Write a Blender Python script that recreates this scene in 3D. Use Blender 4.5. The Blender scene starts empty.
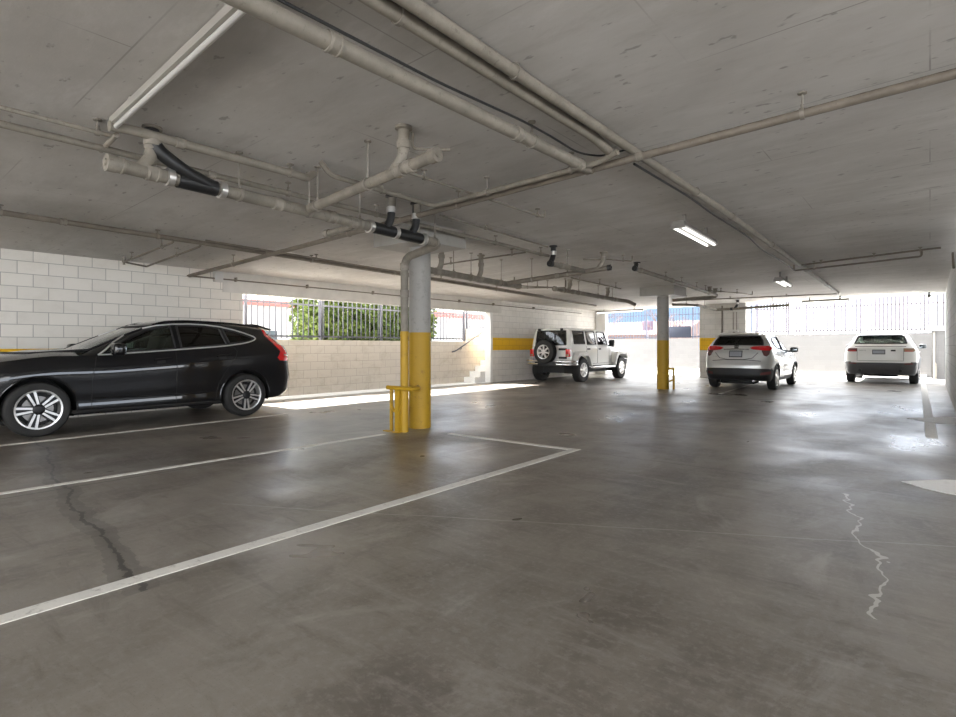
import bpy, bmesh, math, random
from mathutils import Vector, Matrix
from mathutils.bvhtree import BVHTree

random.seed(7)
SC = bpy.context.scene
COL = SC.collection
PI = math.pi
R = math.radians

# ------------------------------------------------------------------ dimensions
XW = -11.23            # inner face of the left block wall
XR = 0.36              # inner face of the short right block wall
YF = 22.0              # line of the front openings
XE = -11.95            # yard wall beyond the left opening
YE = 27.2              # yard wall beyond the front openings


def kk(y):
    return .032 if y < 8 else max(.010, .032 - .022 * (y - 8) / 13)


def zc(x, y):
    """underside of the slab: it falls towards the left wall and flattens at the front"""
    return 2.74 + (x - XW) * kk(y)


# ------------------------------------------------------------------ materials
class NT:
    def __init__(s, name):
        s.m = bpy.data.materials.new(name)
        s.m.use_nodes = True
        s.t = s.m.node_tree
        s.b = s.t.nodes['Principled BSDF']

    def n(s, kind, **kw):
        nd = s.t.nodes.new(kind)
        for k, v in kw.items():
            setattr(nd, k, v)
        return nd

    def put(s, sock, v):
        if isinstance(v, bpy.types.NodeSocket):
            s.t.links.new(v, sock)
        elif v is not None:
            sock.default_value = v

    def m2(s, op, a, b=None, c=None, clamp=False):
        nd = s.n('ShaderNodeMath', operation=op, use_clamp=clamp)
        s.put(nd.inputs[0], a)
        s.put(nd.inputs[1], b)
        s.put(nd.inputs[2], c)
        return nd.outputs[0]

    def pos(s):
        g = s.n('ShaderNodeNewGeometry')
        x = s.n('ShaderNodeSeparateXYZ')
        s.t.links.new(g.outputs['Position'], x.inputs[0])
        return g.outputs['Position'], x.outputs[0], x.outputs[1], x.outputs[2]

    def objco(s):
        g = s.n('ShaderNodeTexCoord')
        return g.outputs['Object']

    def scale(s, v, sc):
        mp = s.n('ShaderNodeMapping')
        s.put(mp.inputs['Vector'], v)
        mp.inputs['Scale'].default_value = sc
        return mp.outputs[0]

    def noise(s, v, sc, detail=4, rough=.6, dist=0.):
        nd = s.n('ShaderNodeTexNoise')
        s.put(nd.inputs['Vector'], v)
        nd.inputs['Scale'].default_value = sc
        nd.inputs['Detail'].default_value = detail
        nd.inputs['Roughness'].default_value = rough
        nd.inputs['Distortion'].default_value = dist
        return nd.outputs[0]

    def ramp(s, f, a, b, ca=(0, 0, 0, 1), cb=(1, 1, 1, 1)):
        if a > b:
            a, b, ca, cb = b, a, cb, ca
        nd = s.n('ShaderNodeValToRGB')
        nd.color_ramp.elements[0].position = a
        nd.color_ramp.elements[1].position = b
        nd.color_ramp.elements[0].color = ca
        nd.color_ramp.elements[1].color = cb
        s.put(nd.inputs[0], f)
        return nd.outputs[0]

    def mix(s, f, a, b, mode='MIX'):
        nd = s.n('ShaderNodeMix', data_type='RGBA', blend_type=mode)
        s.put(nd.inputs[0], f)
        s.put(nd.inputs[6], a if isinstance(a, bpy.types.NodeSocket) else (*a, 1))
        s.put(nd.inputs[7], b if isinstance(b, bpy.types.NodeSocket) else (*b, 1))
        return nd.outputs[2]

    def bump(s, h, strength=.3, dist=.01):
        nd = s.n('ShaderNodeBump')
        nd.inputs['Strength'].default_value = strength
        nd.inputs['Distance'].default_value = dist
        s.put(nd.inputs['Height'], h)
        s.t.links.new(nd.outputs[0], s.b.inputs['Normal'])

    def set(s, **kw):
        for k, v in kw.items():
            sock = s.b.inputs[k]
            if isinstance(v, tuple) and len(v) == 3 and sock.type == 'RGBA':
                v = (*v, 1)
            s.put(sock, v)
        return s

    # hairline mask along one axis: |u-c+wobble|<w for lo<v<hi
    def hair(s, u, v, c, w, lo, hi, wob=None):
        d = s.m2('SUBTRACT', u, c)
        if wob is not None:
            d = s.m2('ADD', d, wob)
        d = s.m2('ABSOLUTE', d)
        a = s.m2('LESS_THAN', d, w)
        a = s.m2('MULTIPLY', a, s.m2('GREATER_THAN', v, lo))
        return s.m2('MULTIPLY', a, s.m2('LESS_THAN', v, hi))


def mat(name, col, rough=.5, metal=0., var=.0, vscale=6., **kw):
    t = NT(name)
    if var:
        f = t.noise(t.objco(), vscale, 5)
        c2 = tuple(max(0, q * (1 - var)) for q in col)
        c1 = tuple(min(1, q * (1 + var * .5)) for q in col)
        t.set(**{'Base Color': t.mix(t.ramp(f, .3, .7), c2, c1)})
    else:
        t.set(**{'Base Color': col})
    t.set(Roughness=rough, Metallic=metal)
    for k, v in kw.items():
        t.set(**{k.replace('_', ' '): v})
    return t.m


def floor_mat():
    t = NT('concrete_floor')
    p, x, y, z = t.pos()
    big = t.noise(p, .42, 6, .62, .6)
    mid = t.noise(t.scale(p, (1.2, .6, 1)), 1.5, 9, .72, .25)
    fine = t.noise(p, 26, 4, .7)
    grain = t.noise(p, 140, 2, .5)
    c = t.mix(t.ramp(big, .40, .60), (.118, .099, .080), (.222, .197, .168))
    c = t.mix(t.m2('MULTIPLY', t.ramp(mid, .46, .66), .6), c, (.268, .243, .213))
    c = t.mix(t.m2('MULTIPLY', t.ramp(mid, .48, .34), .7), c, (.092, .078, .064))
    c = t.mix(t.m2('MULTIPLY', t.ramp(fine, .50, .66), .45), c, (.28, .26, .24))
    c = t.mix(t.m2('MULTIPLY', t.ramp(grain, .64, .72), .55), c, (.05, .042, .036))
    sw = t.noise(t.scale(p, (.5, 2.6, 1)), 2.4, 8, .75, .5)
    c = t.mix(t.m2('MULTIPLY', t.ramp(sw, .53, .68), .5), c, (.31, .285, .255))
    c = t.mix(t.m2('MULTIPLY', t.ramp(sw, .46, .32), .55), c, (.080, .067, .054))
    sc = t.noise(t.scale(p, (1.3, .8, 1)), 1.1, 9, .7, 1.1)
    c = t.mix(t.m2('MULTIPLY', t.ramp(sc, .56, .70), .6), c, (.36, .335, .305))
    c = t.mix(t.m2('MULTIPLY', t.ramp(sc, .42, .30), .55), c, (.075, .063, .052))
    # scattered dark oil spots
    vor = t.n('ShaderNodeTexVoronoi')
    t.put(vor.inputs['Vector'], p)
    vor.inputs['Scale'].default_value = 1.15
    spot = t.m2('LESS_THAN', vor.outputs['Distance'], .028)
    c = t.mix(t.m2('MULTIPLY', spot, .8), c, (.035, .03, .027))
    # hairline joints and wandering cracks
    w1 = t.m2('MULTIPLY', t.m2('SUBTRACT', t.noise(p, 2.2, 3, .6), .5), .42)
    w2 = t.m2('MULTIPLY', t.m2('SUBTRACT', t.noise(p, .7, 6, .65), .5), .55)
    w3 = t.m2('MULTIPLY', t.m2('SUBTRACT', t.noise(p, 1.3, 4, .6), .5), .10)
    u2 = t.m2('ADD', y, t.m2('MULTIPLY', x, .14))
    u1 = t.m2('ADD', x, t.m2('MULTIPLY', y, .17))
    diag = t.m2('SUBTRACT', t.m2('MULTIPLY', y, .876), t.m2('MULTIPLY', x, .482))
    crk = t.hair(u1, y, .385, .008, 3.0, 5.4, w1)
    crk2 = t.hair(u2, x, .60, .013, -9.4, -3.0, w2)
    halo = t.hair(u2, x, .60, .08, -9.4, -3.0, w2)
    halo2 = t.hair(u1, y, .385, .07, 2.6, 5.6, w1)
    j1 = t.hair(diag, x, 3.78, .006, -4.2, 1.5, w3)
    j2 = t.hair(x, y, -5.68, .012, -3, 5.3, t.m2('MULTIPLY', w3, .3))
    j3 = t.hair(y, x, 5.66, .009, -3.1, 2.0, w3)
    j4 = t.hair(y, x, 8.1, .008, -5.6, 3.0, w3)
    c = t.mix(t.m2('MULTIPLY', halo, .35), c, (.05, .044, .04))
    c = t.mix(t.m2('MULTIPLY', halo2, .30), c, (.25, .23, .21))
    c = t.mix(t.m2('MULTIPLY', crk, .85), c, (.55, .53, .5))
    c = t.mix(t.m2('MULTIPLY', crk2, .8), c, (.03, .026, .024))
    c = t.mix(t.m2('MULTIPLY', j1, .55), c, (.42, .40, .37))
    c = t.mix(t.m2('MULTIPLY', j2, .75), c, (.045, .04, .036))
    c = t.mix(t.m2('MULTIPLY', t.m2('MAXIMUM', j3, j4), .6), c, (.06, .052, .047))
    rg = t.mix(t.ramp(t.noise(t.scale(p, (1, .7, 1)), .9, 4, .58, .4), .28, .72), (.235, .235, .235), (.50, .50, .50))
    t.set(**{'Base Color': c, 'Roughness': rg, 'Specular IOR Level': .8})
    t.bump(t.m2('ADD', t.m2('MULTIPLY', fine, .5), mid), .12, .006)
    return t.m


def ceiling_mat():
    t = NT('board_marked_concrete')
    p, x, y, z = t.pos()
    streak = t.noise(t.scale(p, (.8, 2.6, 1)), 1.6, 10, .74, .15)
    big = t.noise(p, .35, 5, .6, .4)
    fine = t.noise(p, 20, 4, .7)
    c = t.mix(t.ramp(big, .38, .62), (.43, .41, .38), (.56, .54, .51))
    c = t.mix(t.m2('MULTIPLY', t.ramp(streak, .52, .70), .55), c, (.62, .60, .575))
    c = t.mix(t.m2('MULTIPLY', t.ramp(streak, .48, .32), .55), c, (.40, .38, .35))
    pit = t.noise(t.scale(p, (1, 2, 1)), 7, 3, .5)
    c = t.mix(t.m2('MULTIPLY', t.ramp(pit, .66, .71), .6), c, (.22, .205, .19))
    br = t.n('ShaderNodeTexBrick')
    t.put(br.inputs['Vector'], p)
    br.inputs['Scale'].default_value = 1
    br.inputs['Brick Width'].default_value = 2.44
    br.inputs['Row Height'].default_value = 1.22
    br.inputs['Mortar Size'].default_value = .006
    br.inputs['Mortar Smooth'].default_value = .3
    lines = t.m2('MULTIPLY', br.outputs['Fac'], t.ramp(t.noise(p, .9, 2), .46, .62))
    c = t.mix(t.m2('MULTIPLY', lines, .8), c, (.29, .27, .25))
    t.set(**{'Base Color': c, 'Roughness': .8, 'Specular IOR Level': .3})
    t.bump(t.m2('ADD', fine, t.m2('MULTIPLY', streak, 1.2)), .25, .006)
    return t.m


def block_mat(name, base, axis, band=None, dirt=.25, mortar=.62, off=0., mw=.012, zoff=0.):
    """painted concrete blocks 16 x 8 inches; axis = horizontal axis of the wall ('x' or 'y')"""
    t = NT(name)
    p, x, y, z = t.pos()
    cb = t.n('ShaderNodeCombineXYZ')
    t.put(cb.inputs[0], t.m2('ADD', y if axis == 'y' else x, off + 40.0))
    t.put(cb.inputs[1], t.m2('ADD', z, zoff) if zoff else z)
    br = t.n('ShaderNodeTexBrick')
    t.put(br.inputs['Vector'], cb.outputs[0])
    br.inputs['Scale'].default_value = 1
    br.inputs['Brick Width'].default_value = .4064
    br.inputs['Row Height'].default_value = .2032
    br.inputs['Mortar Size'].default_value = mw * .5
    br.inputs['Mortar Smooth'].default_value = .4
    br.inputs['Color1'].default_value = (*base, 1)
    br.inputs['Color2'].default_value = (*[q * .93 for q in base], 1)
    br.inputs['Mortar'].default_value = (*[q * mortar for q in base], 1)
    c = br.outputs['Color']
    d = t.noise(t.scale(p, (1, 1, 1.6)), 2.2, 6, .7, .4)
    c = t.mix(t.m2('MULTIPLY', t.ramp(d, .5, .78), dirt), c, (base[0] * .55, base[1] * .5, base[2] * .43))
    if band:
        g = t.m2('MULTIPLY', t.m2('GREATER_THAN', z, band[0]), t.m2('LESS_THAN', z, band[1]))
        yc = t.mix(br.outputs['Fac'], (.80, .47, .02), (.55, .31, .02))
        c = t.mix(g, c, yc)
    t.set(**{'Base Color': c, 'Roughness': .7, 'Specular IOR Level': .3})
    h = t.m2('SUBTRACT', t.m2('MULTIPLY', t.noise(p, 45, 3), .25), br.outputs['Fac'])
    t.bump(h, .5, .008)
    return t.m


def glass_mat(name, tint, alpha_mix, rough=.02):
    """thin tinted pane: see-through film plus fresnel gloss"""
    t = NT(name)
    tr = t.n('ShaderNodeBsdfTransparent')
    tr.inputs[0].default_value = (*tint, 1)
    gl = t.n('ShaderNodeBsdfGlossy')
    gl.inputs['Roughness'].default_value = rough
    fr = t.n('ShaderNodeFresnel')
    fr.inputs[0].default_value = 1.5
    mx = t.n('ShaderNodeMixShader')
    t.put(mx.inputs[0], t.m2('MULTIPLY', fr.outputs[0], alpha_mix, clamp=True))
    t.t.links.new(tr.outputs[0], mx.inputs[1])
    t.t.links.new(gl.outputs[0], mx.inputs[2])
    out = t.t.nodes['Material Output']
    t.t.links.new(mx.outputs[0], out.inputs[0])
    return t.m


def emit_mat(name, col, strength):
    t = NT(name)
    t.set(**{'Base Color': (.8, .8, .8), 'Emission Color': col, 'Emission Strength': strength})
    return t.m


def pipe_mat(name, base, dirt=.35):
    t = NT(name)
    p = t.objco()
    f = t.noise(p, 5, 6, .7)
    c = t.mix(t.ramp(f, .35, .7), tuple(q * (1 - dirt) for q in base), base)
    c = t.mix(t.m2('MULTIPLY', t.ramp(t.noise(p, 26, 3), .62, .7), .5), c, (base[0] * .4, base[1] * .35, base[2] * .3))
    t.set(**{'Base Color': c, 'Roughness': .55, 'Specular IOR Level': .35})
    return t.m


def scuffed(name, base, dark, sc=9.):
    t = NT(name)
    p = t.objco()
    f = t.noise(p, sc, 6, .75)
    c = t.mix(t.ramp(f, .55, .72), base, dark)
    t.set(**{'Base Color': c, 'Roughness': .55})
    t.bump(f, .15, .004)
    return t.m


def leaf_mat(name, a, b):
    t = NT(name)
    p, x, y, z = t.pos()
    f = t.noise(p, 3.0, 5, .8)
    t.set(**{'Base Color': t.mix(t.ramp(f, .35, .65), a, b), 'Roughness': .6, 'Specular IOR Level': .2})
    return t.m


M = {}
M['floor'] = floor_mat()
M['ceil'] = ceiling_mat()
M['wall_l'] = block_mat('painted_block_left', (.76, .72, .65), 'y', (.76, 1.165), .22, .50, -.044, zoff=.07)
M['wall_j'] = block_mat('painted_block_rear_left', (.74, .71, .66), 'y', (1.07, 1.49), .25, .66, .10)
M['wall_x'] = block_mat('painted_block_pier', (.66, .64, .60), 'x', (1.05, 1.52), .2, .70)
M['wall_r'] = block_mat('painted_block_right', (.60, .59, .56), 'y', None, .2, .6)
M['yard_l'] = block_mat('bare_tan_block', (.52, .475, .41), 'y', None, .55, .66)
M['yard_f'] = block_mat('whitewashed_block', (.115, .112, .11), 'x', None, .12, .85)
M['lintel'] = mat('painted_lintel', (.60, .575, .53), .75, var=.12, vscale=3)
M['white_trim'] = mat('white_trim_paint', (.78, .77, .74), .6, var=.06)
M['ground'] = mat('yard_concrete', (.66, .65, .63), .8, var=.1, vscale=2)
M['front_ground'] = mat('front_yard_concrete', (.42, .41, .40), .8, var=.1, vscale=2)
M['bounce_ground'] = mat('bounce_forecourt', (.27, .265, .26), .8, var=.2, vscale=2)  # only for the added forecourt that bounces light in
M['line'] = scuffed('worn_white_road_paint', (.74, .72, .67), (.36, .33, .30), 16)
M['pipe'] = pipe_mat('painted_pipe', (.25, .222, .18), .38)
M['pipe_lt'] = pipe_mat('pale_painted_pipe', (.285, .255, .21), .32)
M['pipe_dk'] = pipe_mat('dark_sprinkler_pipe', (.20, .17, .135), .3)
M['rod'] = mat('painted_hanger_steel', (.24, .215, .18), .5, .3)
M['rubber'] = mat('black_rubber_pipe', (.012, .012, .012), .45)
M['clamp'] = mat('steel_clamp', (.55, .53, .5), .35, .8)
M['sun_patch'] = scuffed('painted_sunlight', (.86, .85, .83), (.7, .69, .66), 12)  # floor colour standing in for patches of sunlight
M['yellow'] = scuffed('safety_yellow_paint', (.42, .245, .006), (.28, .155, .010), 7)
M['col_white'] = scuffed('column_grey_paint', (.31, .295, .27), (.21, .195, .175), 8)
M['panel'] = scuffed('capital_paint', (.30, .285, .255), (.25, .235, .21), 4)
M['iron'] = mat('grey_iron_fence', (.085, .085, .10), .5, .3)
M['iron_lt'] = mat('pale_iron_fence', (.075, .062, .072), .5, .2)
M['iron_bl'] = mat('blue_grey_iron_fence', (.035, .04, .062), .5, .2)
M['tube'] = emit_mat('fluorescent_tube', (1, .98, .95, 1), 1.1)
M['tube_off'] = mat('unlit_tube', (.5, .49, .46), .3)
M['fix'] = mat('fixture_enamel', (.36, .34, .30), .4)
M['fix_dk'] = mat('fixture_grime', (.20, .185, .165), .5)
M['cable'] = mat('black_cable', (.01, .01, .01), .5)
M['box'] = mat('grey_electric_box', (.55, .54, .52), .5)


# ------------------------------------------------------------------ mesh builder
class MB:
    def __init__(s):
        s.v = []
        s.f = []

    def add(s, vs, fs):
        o = len(s.v)
        s.v += [Vector(q) for q in vs]
        s.f += [tuple(i + o for i in q) for q in fs]
        return s

    def box(s, lo, hi, mtx=None):
        x0, y0, z0 = lo
        x1, y1, z1 = hi
        vs = [(x0, y0, z0), (x1, y0, z0), (x1, y1, z0), (x0, y1, z0), (x0, y0, z1), (x1, y0, z1), (x1, y1, z1), (x0, y1, z1)]
        if mtx:
            vs = [mtx @ Vector(q) for q in vs]
        return s.add(vs, [(3, 2, 1, 0), (4, 5, 6, 7), (0, 1, 5, 4), (1, 2, 6, 5), (2, 3, 7, 6), (3, 0, 4, 7)])

    def rbox(s, c, size, bev=.02, mtx=None, seg=2):
        """rounded box centred at c"""
        bm = bmesh.new()
        bmesh.ops.create_cube(bm, size=1)
        for v in bm.verts:
            v.co = Vector((v.co.x * size[0], v.co.y * size[1], v.co.z * size[2]))
        bmesh.ops.bevel(bm, geom=bm.edges[:], offset=min(bev, min(size) * .45), segments=seg, affect='EDGES', profile=.5)
        bm.verts.index_update()
        vs = [(mtx @ v.co if mtx else v.co.copy()) + Vector(c) for v in bm.verts]
        fs = [[v.index for v in f.verts] for f in bm.faces]
        bm.free()
        return s.add(vs, fs)

    def tube(s, pts, r, n=12, caps=True):
        pts = [Vector(p) for p in pts]
        rs = r if isinstance(r, (list, tuple)) else [r] * len(pts)
        rings = []
        t0 = (pts[1] - pts[0]).normalized()
        up = Vector((0, 0, 1)) if abs(t0.z) < .9 else Vector((1, 0, 0))
        a = t0.cross(up).normalized()
        for i, p in enumerate(pts):
            if i == 0:
                t = (pts[1] - pts[0]).normalized()
            elif i == len(pts) - 1:
                t = (pts[-1] - pts[-2]).normalized()
            else:
                t = ((pts[i + 1] - p).normalized() + (p - pts[i - 1]).normalized()).normalized()
            a = (a - t * a.dot(t)).normalized()
            b = t.cross(a)
            rings.append([p + (a * math.cos(2 * PI * k / n) + b * math.sin(2 * PI * k / n)) * rs[i] for k in range(n)])
        o = len(s.v)
        for q in rings:
            s.v += q
        for i in range(len(pts) - 1):
            for k in range(n):
                k2 = (k + 1) % n
                s.f.append((o + i * n + k, o + i * n + k2, o + (i + 1) * n + k2, o + (i + 1) * n + k))
        if caps:
            s.f.append(tuple(o + k for k in range(n - 1, -1, -1)))
            s.f.append(tuple(o + (len(pts) - 1) * n + k for k in range(n)))
        return s

    def lathe(s, prof, c, axis=(0, 0, 1), n=24, a0=0., a1=2 * PI):
        """prof: list of (radius, height along axis)"""
        ax = Vector(axis).normalized()
        up = Vector((0, 0, 1)) if abs(ax.z) < .9 else Vector((1, 0, 0))
        a = ax.cross(up).normalized()
        b = ax.cross(a)
        c = Vector(c)
        full = abs(a1 - a0 - 2 * PI) < 1e-6
        m = n if full else n + 1
        o = len(s.v)
        for rr, h in prof:
            for k in range(m):
                t = a0 + (a1 - a0) * k / n
                s.v.append(c + ax * h + (a * math.cos(t) + b * math.sin(t)) * rr)
        for i in range(len(prof) - 1):
            for k in range(n):
                k2 = (k + 1) % m
                s.f.append((o + i * m + k, o + i * m + k2, o + (i + 1) * m + k2, o + (i + 1) * m + k))
        return s

    def prism(s, poly, d0, d1, plane='xz'):
        """polygon extruded across the remaining axis from d0 to d1"""
        def p3(q, d):
            return {'xz': (q[0], d, q[1]), 'yz': (d, q[0], q[1]), 'xy': (q[0], q[1], d)}[plane]
        n = len(poly)
        vs = [p3(q, d0) for q in poly] + [p3(q, d1) for q in poly]
        fs = [tuple(range(n)), tuple(range(2 * n - 1, n - 1, -1))]
        fs += [(i, (i + 1) % n, n + (i + 1) % n, n + i) for i in range(n)]
        return s.add(vs, fs)

    def build(s, name, m, parent=None, origin=None, smooth=True, angle=35, fixn=True):
        me = bpy.data.meshes.new(name)
        og = Vector(origin) if origin is not None else Vector((0, 0, 0))
        me.from_pydata([tuple(v - og) for v in s.v], [], s.f)
        me.validate()
        if fixn:
            bm = bmesh.new()
            bm.from_mesh(me)
            bmesh.ops.recalc_face_normals(bm, faces=bm.faces[:])
            bm.to_mesh(me)
            bm.free()
        if smooth:
            me.polygons.foreach_set('use_smooth', [True] * len(me.polygons))
            me.set_sharp_from_angle(angle=R(angle))
        me.materials.append(M[m] if isinstance(m, str) else m)
        o = bpy.data.objects.new(name, me)
        COL.objects.link(o)
        if parent is not None:
            o.parent = parent
        elif origin is not None:
            o.location = og
        return o


def fillet(pts, r, seg=5):
    pts = [Vector(p) for p in pts]
    out = [pts[0]]
    for i in range(1, len(pts) - 1):
        a, p, b = pts[i - 1], pts[i], pts[i + 1]
        da, db = (a - p), (b - p)
        k = min(r, da.length * .45, db.length * .45)
        p0, p1 = p + da.normalized() * k, p + db.normalized() * k
        for j in range(seg + 1):
            t = j / seg
            out.append(p0 * (1 - t) ** 2 + p * 2 * t * (1 - t) + p1 * t * t)
    out.append(pts[-1])
    return out


def tag(o, label=None, cat=None, group=None, kind=None):
    if label:
        o['label'] = label
    if cat:
        o['category'] = cat
    if group:
        o['group'] = group
    if kind:
        o['kind'] = kind
    return o


def empty(name, loc, label, cat, group=None, rz=0.):
    o = bpy.data.objects.new(name, None)
    o.empty_display_size = .1
    COL.objects.link(o)
    o.location = loc
    o.rotation_euler = (0, 0, rz)
    return tag(o, label, cat, group)


def struct(name, mb, m, label=None, smooth=False, parent=None):
    o = mb.build(name, m, parent, smooth=smooth)
    if parent is None:
        tag(o, label, None, None, 'structure')
    return o


# ------------------------------------------------------------------ setting
FX0, FX1, FY0 = XE - .2, 6.0, -6.0
mb = MB()
mb.add([(FX0, FY0, 0), (FX1, FY0, 0), (FX1, YE + .2, 0), (FX0, YE + .2, 0)], [(0, 1, 2, 3)])
struct('floor', mb, 'floor', 'stained grey concrete garage floor')

mb = MB()
ys = [FY0 + (YF + .4 - FY0) * i / 40 for i in range(41)]
xs = [XW - .25, XW, -8, -5, -2, XR, 3, 6.2]
n = len(xs)
for y in ys:
    for x in xs:
        mb.v.append(Vector((x, y, zc(max(x, XW), y))))
for y in ys:
    for x in xs:
        mb.v.append(Vector((x, y, 3.5)))
N1 = n * len(ys)
for j in range(len(ys) - 1):
    for i in range(n - 1):
        a = j * n + i
        mb.f.append((a, a + n, a + n + 1, a + 1))
        mb.f.append((N1 + a, N1 + a + 1, N1 + a + n + 1, N1 + a + n))
for i in range(n - 1):
    mb.f.append((i, i + 1, N1 + i + 1, N1 + i))
    b = (len(ys) - 1) * n + i
    mb.f.append((b + 1, b, N1 + b, N1 + b + 1))
for j in range(len(ys) - 1):
    a = j * n
    mb.f.append((a + n, a, N1 + a, N1 + a + n))
    a = j * n + n - 1
    mb.f.append((a, a + n, N1 + a + n, N1 + a))
struct('ceiling', mb, 'ceil', 'pale board-marked concrete slab overhead')

# left wall: block wall, opening with lintel, block wall behind the off-roader
T = .22
struct('wall_left', MB().box((XW - T, FY0, 0), (XW, 5.83, 2.76)), 'wall_l', 'painted block wall with a yellow band behind the black car')
struct('wall_left_rear', MB().box((XW - T, 14.42, 0), (XW, YF, 2.76)), 'wall_j', 'painted block wall with a yellow band beside the white off-roader')
struct('trim_1', MB().box((XW - T, 5.4, 2.32), (XW + .015, 14.9, 2.76)), 'lintel', 'pale lintel over the yard opening')
struct('trim_2', MB().box((XW - T, 14.30, 0), (XW + .012, 14.42, 2.33)), 'white_trim', 'white jamb at the end of the yard opening')
struct('trim_3', MB().box((XW - .25, YF - .25, 0), (XW + .45, YF - .02, 2.74)), 'white_trim', 'white return at the far corner')
# front line: pier and right wall
struct('wall_front', MB().box((-6.86, 21.8, 0), (-5.22, 22.1, 2.86)), 'wall_x', 'painted block pier with a yellow band between the front openings')
struct('wall_right', MB().box((XR, 10, 0), (XR + .25, YF + .1, 2.9)), 'wall_r', 'painted block wall at the right edge')
struct('wall_right_return', MB().box((XR + .25, 10, 0), (6.2, 10.25, 3.2)), 'wall_r')
struct('wall_unseen_back', MB().box((XW, FY0 - .2, 0), (-9.0, FY0, 2.95)), 'wall_x')  # unseen; kept short so fill light enters from behind
struct('wall_unseen_right', MB().box((6.0, 0, 0), (6.2, 10, .95)), 'wall_r')  # unseen sill, added below an opening that shapes light from the right
struct('wall_unseen_right_upper', MB().box((6.0, 0, 2.5), (6.2, 10, 3.4)), 'lintel')  # unseen head of the same added light opening

# unseen forecourt behind the camera, added to bounce sunlight into the garage
struct('floor_bounce_forecourt', MB().box((-14, FY0 - 14, -.05), (20, FY0, -.005)).box((FX1, FY0, -.05), (20, 10, -.005)), 'bounce_ground')

# yards
mb = MB()
mb.box((XE, 4.0, -.02), (XW - .02, 14.3, .008))
struct('floor_side_yard', mb, 'ground', 'sunlit side yard paving')
mb = MB().box((XW - 4, YF + .5, -.02), (4, YE, .008))
struct('floor_front_yard', mb, 'front_ground', 'sunlit paving in front of the openings')
struct('wall_side_yard', MB().box((XE - .2, 2.0, 0), (XE, 14.0, 1.36)), 'yard_l', 'bare tan block wall across the side yard')
struct('wall_side_yard_upper', MB().box((XE - .2, 14.0, 0), (XE, 22.5, 1.78)), 'yard_l', 'taller stretch of tan block wall by the steps')
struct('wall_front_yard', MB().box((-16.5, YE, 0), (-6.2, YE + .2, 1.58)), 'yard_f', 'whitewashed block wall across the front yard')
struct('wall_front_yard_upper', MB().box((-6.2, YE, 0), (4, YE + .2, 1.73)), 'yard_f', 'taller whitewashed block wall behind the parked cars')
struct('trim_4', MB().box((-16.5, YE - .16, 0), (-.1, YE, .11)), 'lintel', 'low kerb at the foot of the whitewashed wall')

# parking lines and sunlight patches painted on the floor
def paint(pts, name='line_or_sun_patch', label=None, zt=.004, m='line'):
    mb = MB()
    n = len(pts)
    mb.add([(x, y, zt) for x, y in pts] + [(x, y, .0005) for x, y in pts],
           [tuple(range(n))] + [(i, n + i, n + (i + 1) % n, (i + 1) % n) for i in range(n)])
    struct(name, mb, m, label)


def stripe(a, b, w, **k):
    a, b = Vector(a), Vector(b)
    d = (b - a).normalized()
    q = Vector((-d.y, d.x)) * w / 2
    paint([a - q, b - q, b + q, a + q], **k)


stripe((-3.14, -4.0), (-3.20, 5.72), .105, label='long white parking line in the foreground')
stripe((-5.12, 5.61), (-3.26, 5.657), .10, label='white cross line closing the bay by the near column')
stripe((-8.57, -3), (-8.85, 5.4), .10, label='worn white line beside the black car')
stripe((-5.98, -3), (-5.78, 5.0), .085, label='faint white line running to the near column')
stripe((0.02, 9.35), (-.22, 26.6), .13, label='white line beside the right wall')
stripe((-4.1, 14.6), (-4.45, 20.5), .08, label='faint white line beside the silver car')
# patches of sunlight painted onto the floor by the right edge
paint([(-.30, 11.62), (-.1, 11.35), (.1, 11.2), (.4, 11.2), (1.0, 11.5), (1.0, 12.3), (.4, 12.35), (.1, 12.1)], zt=.007, m='sun_patch', label='white painted sunlight patch crossing the right-hand line')
paint([(-.20, 6.18), (-.05, 6.02), (.10, 5.92), (.3, 5.86), (.7, 6.0), (.75, 6.5), (.45, 6.7), (.1, 6.5)], zt=.007, m='sun_patch', label='white painted sunlight patch near the right edge')

# steps up from the side yard
t = empty('steps', (XE + .36, 13.8, 0), 'pale concrete steps climbing beside the tan yard wall', 'stairs')
for k in range(9):
    MB().box((XE + .01, 13.8 + .285 * k, 0 if k == 0 else .18 * k), (XW - T - .02, 13.8 + .285 * 9, .18 * (k + 1))).build('step', 'white_trim', t, (XE + .36, 13.8, 0), smooth=False)
t = empty('handrail', (XE + .05, 13.2, .9), 'dark steel handrail sloping up the tan yard wall', 'handrail')
MB().tube(fillet([(XE + .07, 13.15, 1.02), (XE + .07, 13.32, 1.05), (XE + .07, 15.4, 2.0), (XE + .07, 15.55, 2.0)], .08), .022, 8).build('rail', 'iron', t, t.location)
for y in (13.6, 14.5, 15.3):
    z = 1.05 + (y - 13.32) * .457
    MB().tube([(XE + .07, y, z), (XE + .07, y, z - .06), (XE - .01, y, z - .08)], .012, 6).build('bracket', 'iron', t, t.location)


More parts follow.
